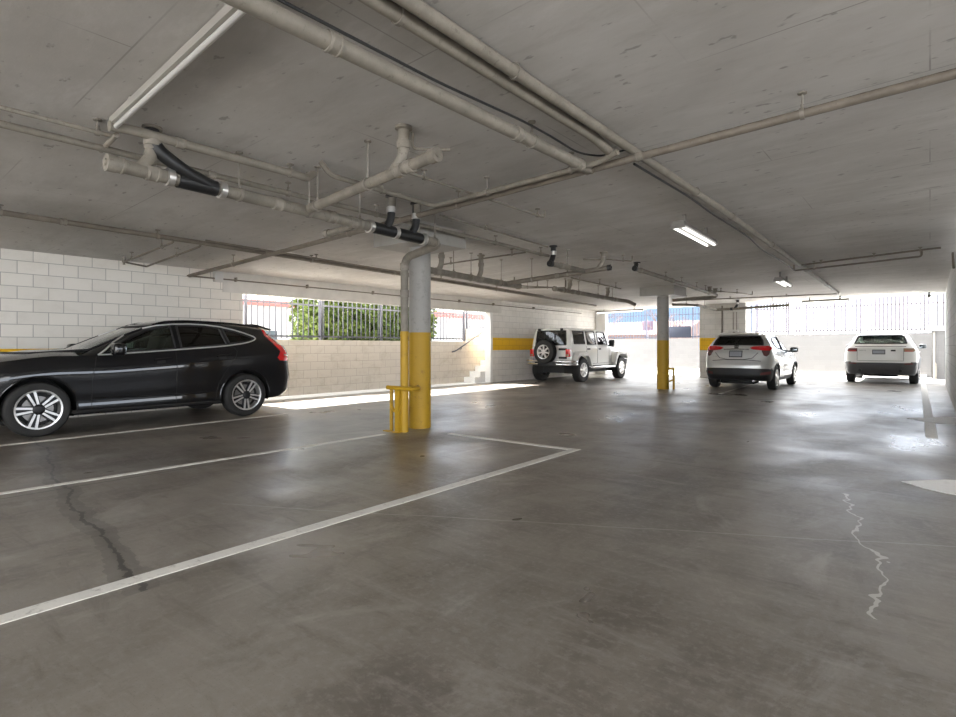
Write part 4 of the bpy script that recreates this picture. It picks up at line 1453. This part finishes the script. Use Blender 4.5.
def dress(sd, k):
    # door gaps, handles, chrome
    MB_ = c.line([(2.26, .30), (2.265, .75), (2.20, 1.06)], sd, .0045).build('door_gap', 'seam', c.root)
    c.line([(1.135, .30), (1.135, 1.15)], sd, .0045).build('door_gap', 'seam', c.root)
    c.line([(.52, .30), (.47, .58), (.38, .76), (.20, 1.0), (.15, 1.12), (.20, 1.20)], sd, .0045).build('door_gap', 'seam', c.root)
    for x, z, dn in ((1.33, 1.00, 'front_door'), (.38, 1.045, 'rear_door')):
        d = c.door[dn + (' L' if k > 0 else ' R')]
        c.line([(x + .13, z - .01), (x - .11, z + .012)], sd, .016, .022, 8).build('door_handle', 'black_paint', d)
        c.stick([(x - .03, z - .05), (x + .09, z - .06), (x + .09, z + .02), (x - .03, z + .03)], sd, .003, .006).build('handle_recess', 'seam', d)
    c.line([(2.16, 1.078), (1.6, 1.118), (1.13, 1.150), (.5, 1.195), (.27, 1.218)] + qbez((.2, 1.228), (-.08, 1.26), (-.20, 1.315), 5) + qbez((-.225, 1.335), (-.23, 1.36), (-.19, 1.378), 4)
           + [(-.05, 1.432), (.13, 1.487), (.36, 1.535), (.6, 1.560), (.85, 1.566), (1.10, 1.556), (1.32, 1.528), (1.52, 1.475), (1.75, 1.375), (1.93, 1.262), (2.06, 1.15), (2.16, 1.078)], sd, .0125, .005).build('window_chrome', 'satin', c.root)
    # lower door crease with a brightwork strip, wheel arch lines
    c.line([(2.22, .47), (1.6, .455), (1.0, .45), (.52, .47)], sd, .012, .004).build('door_moulding', 'black_paint', c.root)
    c.line([(3.25, .86), (2.6, .90), (1.5, .93), (.6, .97), (.0, 1.0)], sd, .008, -.002).build('body_crease', 'black_paint', c.root)
    # tall tail lamp
    o = c.stick([(-.42, 1.50), (-.52, 1.50), (-.68, 1.36), (-.80, 1.20), (-.87, 1.12), (-.93, 1.02), (-.92, .93), (-.62, .95), (-.58, 1.0), (-.62, 1.06), (-.65, 1.12), (-.54, 1.26), (-.43, 1.40)], sd, .012, .03).build('tail_lamp', 'red_lamp', c.root)
    c.line([(-.70, 1.05), (-.90, 1.02)], sd, .012, .012).build('lamp_bar', 'chrome', o)
    c.stick([(3.62, .76), (3.36, .79), (3.42, .88), (3.64, .85)], sd, .006, .03).build('head_lamp', 'head_lamp', c.root)
    c.mirror(1.98, .93, 1.165, k, 'black_paint', (.15, .24, .17))
    # roof rail
    rl = [c.hit((x, k * (.60 - .02 * abs(x - .5))), '+z') for x in [-.35 + .09 * i for i in range(20)]]
    MB().tube([p + Vector((0, 0, .012)) for p, q in rl if p], .012, 8).build('roof_rail', 'black_paint', c.root)
    c.line([(2.5, .29), (1.5, .285), (.42, .285)], sd, .03, -.01).build('sill_trim', 'trim', c.root)
    # badge strip on the front door
    c.stick([(1.98, .905), (1.83, .91), (1.83, .925), (1.98, .92)], sd, .003, .005).build('door_reflection_badge', 'trim_grey', c.door['front_door' + (' L' if k > 0 else ' R')]) if False else None


c.both(dress)
# spoiler, bumper strip, plate, grille
MB().prism([(-.70, 1.515), (-.42, 1.595), (-.32, 1.61), (-.32, 1.575), (-.64, 1.50)], -.56, .56, 'xz').build('roof_spoiler', 'black_paint', c.root)
c.stick([(-.75, .30), (.75, .30), (.72, .52), (-.72, .52)], '-x', .008, .02).build('rear_bumper', 'trim', c.root)
c.stick([(-.42, .45), (.42, .45), (.48, .75), (-.48, .75)], '+x', .008, .02).build('grille', 'trim', c.root)
c.stick([(-.85, .25), (.85, .25), (.8, .40), (-.8, .40)], '+x', .008, .02).build('front_bumper', 'trim', c.root)
c.plate_mount(0, .86)
for y in (.52, -.52):
    MB().tube([(-.89, y, .34), (-.70, y, .34)], .045, 14).build('exhaust_tip', 'chrome', c.root)

# ---- silver crossover
H = dict(paint='silver_paint', x0=-.86, x1=3.44, hw=.885, wb=2.61, r=.335, arch=.385, tw=.215, rim=.222, track=.865,
         af=.7, nf=2.5, ar=.46, nr=2.7, step=.042,
         sec=[(0, .88), (.06, .93), (.2, .965), (.4, .98), (.6, 1.0), (.78, .985), (.9, .955), (1, .92)],
         dxf=[(0, .1), (.2, .02), (.5, 0), (.8, .06), (1, .25)], dxr=[(0, .06), (.15, .0), (.4, 0), (.6, .04), (.8, .07), (1, .16)],
         zb=[(-.86, .30), (-.4, .25), (2.4, .22), (3.44, .24)],
         zt=[(-.86, 1.18), (-.4, 1.19), (.4, 1.12), (1.2, 1.06), (2.0, 1.02), (2.4, 1.0), (3.0, .90), (3.44, .74)],
         black=[(-.86, .60), (-.55, .60), (-.42, .56), (0, .34), (3.0, .34), (3.44, .4)],
         crown=.06, cowl=2.25, cx0=-.72, rx0=-.42, rx1=1.15, hwt=.60, caf=.5, cnf=2.4, car=.36, cnr=2.6, edge=.05,
         zr=[(-.45, 1.505), (0, 1.55), (.5, 1.57), (1.0, 1.55), (1.2, 1.52)], rcrown=.05,
         doors=[('front_door', [(2.02, .36), (2.02, 1.2), (1.02, 1.2), (1.02, .36)]), ('rear_door', [(1.01, .36), (1.01, 1.25), (.16, 1.25), (.30, .8), (.44, .36)])],
         gate=.36, gatew=.60, gatez=.72,
         windows=[('front_side_window', 'y', [(1.85, 1.06), (1.6, 1.24), (1.35, 1.38), (1.06, 1.46), (1.04, 1.10)], 'glass_dk'),
                  ('rear_side_window', 'y', [(.97, 1.465), (.6, 1.47), (.25, 1.42), (-.02, 1.33), (.15, 1.185), (.97, 1.10)], 'glass_dk'),
                  ('windscreen', '+x', [(-.56, 1.06), (.56, 1.06), (.5, 1.46), (-.5, 1.46)], 'glass'),
                  ('rear_window', '-x', [(-.645, 1.235), (.645, 1.235), (.61, 1.36), (.53, 1.475), (-.53, 1.475), (-.61, 1.36)], 'glass')],
         seat_x=1.1, bench_x=.3, zf=.52, spokes=(5, .05, .055, .0), lipm='trim', lip_r=.020, hub='alloy')
c = Car('car', 'silver crossover with red tail lamps parked beside the block pier', (-4.14, 17.02, 0), PI / 2, H)


def dress(sd, k):
    c.line([(2.02, .40), (2.02, 1.0)], sd, .004).build('door_gap', 'seam_lt', c.root)
    c.line([(1.015, .36), (1.015, 1.05)], sd, .004).build('door_gap', 'seam_lt', c.root)
    c.line([(.46, .36), (.30, .72), (.12, .95), (.10, 1.1)], sd, .004).build('door_gap', 'seam_lt', c.root)
    c.line([(1.30, .91), (1.10, .92)], sd, .014, .022, 8).build('door_handle', 'silver_paint', c.door['front_door' + (' L' if k > 0 else ' R')])
    c.line([(2.0, .5), (1.2, .52), (.5, .58)], sd, .016, .0).build('door_crease', 'silver_paint', c.root)
    c.mirror(1.72, .89, 1.10, k, 'trim_grey', (.13, .21, .15))
    # tail lamp: red bar on the gate, red and clear corner
    o = c.stick([(k * .34, 1.155), (k * .42, 1.11), (k * .60, 1.09), (k * .80, 1.08), (k * .83, 1.15), (k * .76, 1.205), (k * .55, 1.20), (k * .42, 1.185)][::1], '-x', .02, .05, .05).build('tail_lamp', 'red_lamp', c.root)
    c.stick([(k * .62, 1.085), (k * .80, 1.075), (k * .79, .98), (k * .74, .925), (k * .68, .95)], '-x', .018, .05, .05).build('lamp_lens', 'dark_lamp', o)
    c.stick([(k * .60, .42), (k * .82, .45), (k * .83, .53), (k * .62, .49)], '-x', .012, .03).build('reflector', 'dark_lamp', c.root)


c.both(dress)
MB().prism([(-.56, 1.525), (-.30, 1.585), (-.20, 1.59), (-.20, 1.55), (-.52, 1.505)], -.52, .52, 'xz').build('roof_spoiler', 'silver_paint', c.root)
c.plate_mount(0, .99, .34, .18)
c.line([(-.32, 1.115), (0, 1.125), (.32, 1.115)], '-x', .014, .012).build('gate_strip', 'chrome', c.root)
c.line([(-.62, .80), (-.30, .83), (.30, .83), (.62, .80)], '-x', .010, .0).build('gate_crease', 'seam_lt', c.root)
c.line([(-.55, 1.03), (-.42, .88), (-.2, .84), (.2, .84), (.42, .88), (.55, 1.03)], '-x', .008, .002).build('gate_recess', 'seam_lt', c.root)
o = c.stick([(-.05, 1.145), (.05, 1.145), (.055, 1.215), (-.055, 1.215)], '-x', .014, .02).build('maker_badge', 'trim_grey', c.root)
for q in ([(-.034, 1.155), (-.028, 1.205)], [(.034, 1.155), (.028, 1.205)], [(-.03, 1.182), (.03, 1.182)]):
    c.line(q, '-x', .006, .018).build('badge_bar', 'chrome', o)
for a in (.50, .545, .59):
    c.line([(a, .90), (a, .935)], '-x', .006, .006).build('lettering', 'chrome', c.root)
MB().tube([(-.80, -.45, .26), (-.55, -.45, .27)], .035, 12).build('exhaust_tip', 'chrome', c.root)
MB().rbox((-.4, 0, .24), (.5, .9, .14), .04).build('rear_axle', 'seam', c.root)
lh = c.line([(-.05, 1.415), (.04, 1.28), (.30, 1.255)], '-x', .008, .012).build('rear_wiper', 'trim', c.root)

# ---- white compact SUV
E_ = dict(paint='white_paint', x0=-.86, x1=3.50, hw=.97, wb=2.66, r=.365, arch=.42, tw=.235, rim=.25, track=.945,
          af=.7, nf=2.8, ar=.40, nr=3.0, step=.042,
          sec=[(0, .88), (.06, .93), (.2, .965), (.4, .985), (.6, 1.0), (.8, .985), (.92, .95), (1, .91)],
          dxf=[(0, .1), (.2, .02), (.5, 0), (.8, .04), (1, .15)], dxr=[(0, .10), (.12, .03), (.35, 0), (.55, .02), (.75, .03), (.9, .04), (1, .10)],
          zb=[(-.86, .33), (-.4, .28), (2.4, .26), (3.5, .28)],
          zt=[(-.86, 1.24), (0, 1.22), (1.0, 1.15), (2.0, 1.09), (2.6, 1.06), (3.2, .98), (3.5, .86)],
          black=[(-.86, .69), (-.60, .69), (-.46, .60), (0, .36), (3.1, .36), (3.5, .45)], clad='trim_grey',
          crown=.05, cowl=2.3, cx0=-.74, rx0=-.52, rx1=1.35, hwt=.665, caf=.5, cnf=2.5, car=.32, cnr=3.0, edge=.05,
          zr=[(-.6, 1.555), (0, 1.585), (.6, 1.60), (1.1, 1.585), (1.4, 1.55)], rcrown=.05,
          doors=[('front_door', [(2.1, .38), (2.1, 1.2), (1.1, 1.2), (1.1, .38)]), ('rear_door', [(1.09, .38), (1.09, 1.25), (.2, 1.25), (.34, .85), (.5, .38)])],
          gate=.30, gatew=.62, gatez=.74,
          windows=[('front_side_window', 'y', [(1.92, 1.12), (1.65, 1.32), (1.4, 1.44), (1.12, 1.50), (1.12, 1.18)], 'glass_dk'),
                   ('rear_side_window', 'y', [(1.05, 1.505), (.4, 1.48), (-.2, 1.40), (-.1, 1.28), (1.05, 1.185)], 'glass_dk'),
                   ('windscreen', '+x', [(-.6, 1.13), (.6, 1.13), (.56, 1.50), (-.56, 1.50)], 'glass'),
                   ('rear_window', '-x', [(-.68, 1.29), (.68, 1.29), (.60, 1.53), (-.60, 1.53)], 'glass')],
          pillar='white_paint', seat_x=1.2, bench_x=.35, zf=.56, spokes=(7, .04, .045, .0), lipm='trim_grey', lip_r=.024)
c = Car('car', 'white compact SUV with dark lower bumper parked nearest the right wall', (-1.235, 22.50, 0), PI / 2, E_)


def dress(sd, k):
    c.line([(2.1, .45), (2.1, 1.08)], sd, .004).build('door_gap', 'seam_lt', c.root)
    c.line([(1.095, .40), (1.095, 1.14)], sd, .004).build('door_gap', 'seam_lt', c.root)
    c.line([(1.36, 1.0), (1.18, 1.01)], sd, .014, .022, 8).build('door_handle', 'white_paint', c.door['front_door' + (' L' if k > 0 else ' R')])
    c.mirror(1.78, .93, 1.20, k, 'trim_grey', (.13, .22, .16))
    o = c.stick([(k * .60, 1.03), (k * .84, 1.03), (k * .88, 1.07), (k * .84, 1.135), (k * .60, 1.135)], '-x', .014, .04, .05).build('tail_lamp', 'clear_lamp' if k < 0 else 'dark_lamp', c.root)
    c.line([(k * .63, 1.05), (k * .82, 1.05)], '-x', .012, .016).build('lamp_bar', 'red_lamp', o)
    c.stick([(k * .62, .62), (k * .84, .635), (k * .80, .685), (k * .62, .675)], '-x', .012, .03).build('reflector', 'dark_lamp', c.root)
    MB().tube([(-.885, k * .52, .43), (-.70, k * .52, .43)], .045, 14).build('exhaust_tip', 'trim', c.root)


c.both(dress)
MB().prism([(-.66, 1.57), (-.40, 1.62), (-.28, 1.63), (-.28, 1.59), (-.62, 1.55)], -.56, .56, 'xz').build('roof_spoiler', 'white_paint', c.root)
c.plate_mount(.03, 1.02, .34, .15)
c.line([(-.66, 1.195), (0, 1.20), (.66, 1.195)], '-x', .012, -.002).build('gate_crease', 'seam_lt', c.root)
c.line([(-.60, 1.14), (-.60, .74), (.60, .74), (.60, 1.14)], '-x', .006, .0).build('gate_gap', 'seam_lt', c.root)
c.stick([(-.52, .34), (.52, .34), (.60, .56), (.46, .62), (-.46, .62), (-.60, .56)], '-x', .02, .05).build('skid_plate', 'trim_grey', c.root)
c.stick([(-.40, 1.04), (-.28, 1.04), (-.28, 1.09), (-.40, 1.09)], '-x', .010, .02).build('maker_badge', 'trim', c.root)
for k in range(6):
    c.line([(.38 + .033 * k, 1.055), (.38 + .033 * k, 1.085)], '-x', .0055, .008).build('lettering', 'trim_grey', c.root)
p, nn = c.hit((-.30, 0), '+z')
MB().prism([(-.34, p.z - .01), (-.20, p.z - .01), (-.30, p.z + .08)], -.02, .02, 'xz').build('aerial_fin', 'trim', c.root)
MB().rbox((-.35, 0, .30), (.5, .9, .14), .04).build('rear_axle', 'seam', c.root)

# ---- boxy white off-roader
J = dict(paint='off_white_paint', x0=-.66, x1=2.42, hw=.79, wb=2.947, r=.405, arch=.47, tw=.255, rim=.235, track=.905,
         af=.12, nf=3.5, ar=.10, nr=3.5, step=.045,
         sec=[(0, .985), (.1, 1.0), (.6, 1.0), (.9, .995), (1, .97)], dxf=[(0, 0), (1, .02)], dxr=[(0, .0), (1, .02)],
         zb=[(-.66, .56), (2.42, .52)], zt=[(-.66, 1.20), (2.42, 1.20)],
         crown=.0, cowl=2.30, cx0=-.655, rx0=-.585, rx1=1.98, hwt=.665, caf=.14, cnf=4, car=.10, cnr=4, edge=.03, cab_in=-.002,
         zr=[(-.6, 1.785), (0, 1.80), (1.0, 1.80), (2.0, 1.785)], rcrown=.03,
         doors=[('front_door', [(2.12, .60), (2.12, 1.3), (1.22, 1.3), (1.22, .60)]), ('rear_door', [(1.20, .60), (1.20, 1.3), (.42, 1.3), (.42, .95), (.56, .60)])],
         gate=.08, gatew=.66, gatez=.60,
         windows=[('front_side_window', 'y', [(2.02, 1.26), (1.86, 1.70), (1.28, 1.71), (1.28, 1.26)], 'glass'),
                  ('rear_side_window', 'y', [(1.14, 1.26), (1.14, 1.71), (.50, 1.71), (.50, 1.26)], 'glass_dk'),
                  ('cargo_window', 'y', [(.34, 1.28), (.34, 1.71), (-.40, 1.71), (-.40, 1.28)], 'glass_dk'),
                  ('windscreen', '+x', [(-.62, 1.28), (.62, 1.28), (.57, 1.72), (-.57, 1.72)], 'glass'),
                  ('rear_window', '-x', [(-.60, 1.25), (.60, 1.25), (.56, 1.72), (-.56, 1.72)], 'glass_dk')],
         seat_x=1.35, bench_x=.40, zf=.68, spokes=(7, .055, .05, .0), lip=False, lug=True, hub='alloy')
c = Car('car', 'boxy white off-roader with a spare wheel on its tail', (-9.90, 16.55, 0), PI / 2, J)
# bonnet, grille and front structure
mb = MB()
pr = []
for x, hwid, zt, zb in ((2.36, .70, 1.20, .70), (2.9, .64, 1.185, .70), (3.3, .58, 1.13, .70), (3.42, .56, 1.08, .70)):
    ring = []
    for y, z in ((hwid, zb), (hwid, zt - .12), (hwid - .04, zt - .04), (hwid - .14, zt), (0, zt + .03), (-hwid + .14, zt), (-hwid + .04, zt - .04), (-hwid, zt - .12), (-hwid, zb)):
        ring.append((x, y, z))
    pr.append(ring)
for rgi in range(3):
    mb.add(pr[rgi] + pr[rgi + 1], [(i, i + 1, i + 10, i + 9) for i in range(8)])
mb.add(pr[3], [tuple(range(9))])
mb.build('bonnet', 'off_white_paint', c.root, angle=30)
gr = MB().box((3.40, -.56, .68), (3.46, .56, 1.10)).build('grille', 'off_white_paint', c.root, smooth=False)
for k in range(7):
    MB().box((3.455, -.24 + .08 * k - .022, .76), (3.468, -.24 + .08 * k + .022, 1.04)).build('grille_slot', 'seam', gr, smooth=False)
MB().rbox((3.62, 0, .62), (.22, 1.55, .2), .03).build('front_bumper', 'trim', c.root)
MB().box((-.45, -.38, .42), (3.4, .38, .56)).build('frame_rails', 'seam', c.root)
MB().tube([(0, -.75, .405), (0, .75, .405)], .06, 12).lathe([(0, -.14), (.12, -.08), (.15, 0), (.12, .08), (0, .14)], (0, .0, .405), n=14).build('rear_axle', 'seam', c.root)
MB().tube([(2.947, -.75, .405), (2.947, .75, .405)], .05, 12).build('front_axle', 'seam', c.root)


def flare(ax, k, front):
    """wide angular wing over a wheel"""
    if front:
        path = [(-.62, .62), (-.50, .86), (-.36, .99), (-.22, 1.03), (.28, 1.03), (.42, .96), (.50, .86)]
    else:
        path = [(-.56, .72), (-.46, .90), (-.30, 1.00), (.28, 1.00), (.44, .90), (.58, .62)]
    mb = MB()
    y0, y1 = k * .55 if front else k * .76, k * .945
    up = [(x, z) for x, z in path]
    dn = [(x * .93, z - .045) for x, z in path]
    n = len(path)
    vs = [(ax + x, y0, z + .03) for x, z in up] + [(ax + x, y1 - k * .03, z) for x, z in up] + [(ax + x, y1, z - .03) for x, z in up] + [(ax + x * .95, y1, z - .075) for x, z in dn] + [(ax + x, y0, z - .02) for x, z in dn]
    fs = []
    for r_ in range(4):
        fs += [(r_ * n + i, r_ * n + i + 1, (r_ + 1) * n + i + 1, (r_ + 1) * n + i) for i in range(n - 1)]
    fs += [(0, n, 2 * n, 3 * n, 4 * n), (n - 1, 2 * n - 1, 3 * n - 1, 4 * n - 1, 5 * n - 1)]
    mb.add(vs, fs)
    mb.build('wing', 'off_white_paint', c.root, angle=25)


def dress(sd, k):
    flare(0, k, False)
    flare(2.947, k, True)
    for q in ([(2.12, .62), (2.12, 1.25)], [(1.21, .60), (1.21, 1.20)], [(.58, .60), (.42, .93), (.42, 1.20)], [(2.10, .615), (1.22, .60)], [(1.2, .60), (.60, .60)]):
        c.line(q, sd, .007).build('door_gap', 'seam_lt', c.root)
    for x, dn in ((1.36, 'front_door'), (.56, 'rear_door')):
        d = c.door[dn + (' L' if k > 0 else ' R')]
        c.stick([(x - .09, 1.08), (x + .09, 1.08), (x + .09, 1.13), (x - .09, 1.13)], sd, .022, .03).build('door_handle', 'trim', d)
    for x, z in ((2.16, 1.10), (2.16, .72), (1.25, 1.10), (1.25, .72)):
        c.stick([(x - .05, z - .025), (x + .05, z - .025), (x + .05, z + .025), (x - .05, z + .025)], sd, .018, .03).build('door_hinge', 'off_white_paint', c.root)
    MB().rbox((1.98, k * .96, 1.31), (.10, .20, .24), .03).tube([(2.05, k * .78, 1.22), (1.99, k * .90, 1.24)], .02, 8).build('wing_mirror', 'trim', c.root)
    # side step
    MB().tube(fillet([(.58, k * .70, .50), (.62, k * .90, .47), (2.38, k * .90, .47), (2.44, k * .70, .50)], .06), .042, 12).build('side_step', 'chrome', c.root)
    # tail lamp
    o = MB().rbox((-.69, k * .70, .98), (.09, .15, .26), .015).build('tail_lamp', 'red_lamp', c.root)
    MB().box((-.742, k * .70 - .05, .87), (-.735, k * .70 + .05, .935)).build('lamp_lens', 'clear_lamp', o, smooth=False)
    # rear corner guards: twin chrome tubes
    for z in (.60, .70):
        MB().tube(fillet([(-.86, k * .36, z), (-.84, k * .86, z), (-.62, k * .96, z), (-.52, k * .94, z)], .10), .036, 12).build('corner_guard', 'chrome', c.root)
    MB().lathe([(0, .0), (.055, .0), (.055, .03), (0, .04)], (3.46, k * .43, .95), (1, 0, 0), 18).build('head_lamp', 'head_lamp', c.root)


c.both(dress)
MB().rbox((-.80, 0, .61), (.16, 1.0, .15), .03).build('rear_bumper', 'trim', c.root)
# gate hinges, wiper, spare wheel
for z in (1.10, .82):
    MB().rbox((-.69, -.50, z), (.05, .30, .07), .012).build('gate_hinge', 'trim', c.root)
for y in (.44, -.44):
    MB().rbox((-.66, y, 1.75), (.08, .09, .10), .02).build('glass_hinge', 'trim', c.root)
c.line([(.02, 1.27), (.30, 1.42), (.52, 1.50)], '-x', .01, .012).build('rear_wiper', 'trim', c.root)
cs = Vector((-.94, .10, 1.015))
sp = MB().lathe([(.235, .0), (.25, .012), (.32, .014), (.385, .0), (.40, -.03), (.40, -.19), (.385, -.22), (.20, -.24)], cs, (-1, 0, 0), 40).build('spare_wheel', 'tyre', c.root)
MB().lathe([(.20, -.2), (.215, -.06), (.235, .004), (.24, .012), (.222, .008), (.21, -.03)], cs, (-1, 0, 0), 36).build('rim', 'alloy', sp)
MB().lathe([(0, -.09), (.22, -.09)], cs, (-1, 0, 0), 28).build('wheel_well', 'seam', sp)
mb = MB()
for k in range(7):
    mt = Matrix.Translation(cs) @ Matrix.Rotation(2 * PI * k / 7, 4, 'X')
    mb.box((-.006, -.024, .03), (.05, .024, .225), mt)
mb.build('spokes', 'alloy', sp, smooth=False)
MB().lathe([(.07, -.05), (.07, .004), (.04, .012), (0, .012)], cs, (-1, 0, 0), 18).build('hub_cap', 'alloy', sp)
MB().rbox((-.69, .10, 1.015), (.10, .22, .22), .03).build('spare_carrier', 'trim', c.root)
c.stick([(.52, 1.28), (.60, 1.28), (.60, 1.36), (.52, 1.36)], '-x', .012, .02).build('fuel_flap', 'trim', c.root) if False else None
MB().rbox((-.70, .52, .80), (.02, .30, .15), .005).build('licence_plate', 'plate', c.root)

# ------------------------------------------------------------------ light and camera
w = bpy.data.worlds.new('World')
SC.world = w
w.use_nodes = True
nt = w.node_tree
bg = nt.nodes['Background']
tc = nt.nodes.new('ShaderNodeTexCoord')
nz = nt.nodes.new('ShaderNodeTexNoise')
nz.inputs['Scale'].default_value = 2.3
nz.inputs['Detail'].default_value = 6
nt.links.new(tc.outputs['Generated'], nz.inputs['Vector'])
rp = nt.nodes.new('ShaderNodeValToRGB')
rp.color_ramp.elements[0].position = .42
rp.color_ramp.elements[1].position = .58
rp.color_ramp.elements[0].color = (.78, .87, 1.0, 1)
rp.color_ramp.elements[1].color = (1, .985, .955, 1)
nt.links.new(nz.outputs[0], rp.inputs[0])
# a gap of blue between the clouds, low over the houses beyond the front fence
vm = nt.nodes.new('ShaderNodeVectorMath')
vm.operation = 'DOT_PRODUCT'
vm.inputs[1].default_value = Vector((-.386, .977, .08)).normalized()
nt.links.new(tc.outputs['Generated'], vm.inputs[0])
gp = nt.nodes.new('ShaderNodeMapRange')
gp.inputs['From Min'].default_value = .978
gp.inputs['From Max'].default_value = .996
nt.links.new(vm.outputs['Value'], gp.inputs['Value'])
mx = nt.nodes.new('ShaderNodeMix')
mx.data_type = 'RGBA'
nt.links.new(gp.outputs[0], mx.inputs[0])
nt.links.new(rp.outputs[0], mx.inputs[6])
mx.inputs[7].default_value = (.064, .097, .142, 1)
nt.links.new(mx.outputs[2], bg.inputs[0])
bg.inputs[1].default_value = SKY = 3.0

sl = bpy.data.lights.new('sun', 'SUN')
sl.energy = 26
sl.angle = R(.55)
sl.color = (1, .975, .94)
so = bpy.data.objects.new('sun', sl)
COL.objects.link(so)
so.rotation_euler = Vector((.9, .04, -1)).to_track_quat('-Z', 'Y').to_euler()
so.location = (-12, 0, 12)

cd = bpy.data.cameras.new('camera')
cam = bpy.data.objects.new('camera', cd)
COL.objects.link(cam)
cam.location = (0, 0, 1.21)
cam.rotation_euler = (R(90), 0, math.atan(452 / 550))
cd.sensor_width = 36
cd.lens = 550 / 956 * 36
cd.shift_y = -12.5 / 956
cd.clip_start = .05
cd.clip_end = 300
SC.camera = cam

vs = SC.view_settings
vs.view_transform = 'Standard'
vs.look = 'None'
vs.gamma = 1
vs.use_curve_mapping = False
vs.exposure = 1.42
SC.cycles.max_bounces = 10
SC.cycles.diffuse_bounces = 6
SC.cycles.transparent_max_bounces = 24
SC.cycles.sample_clamp_indirect = 6
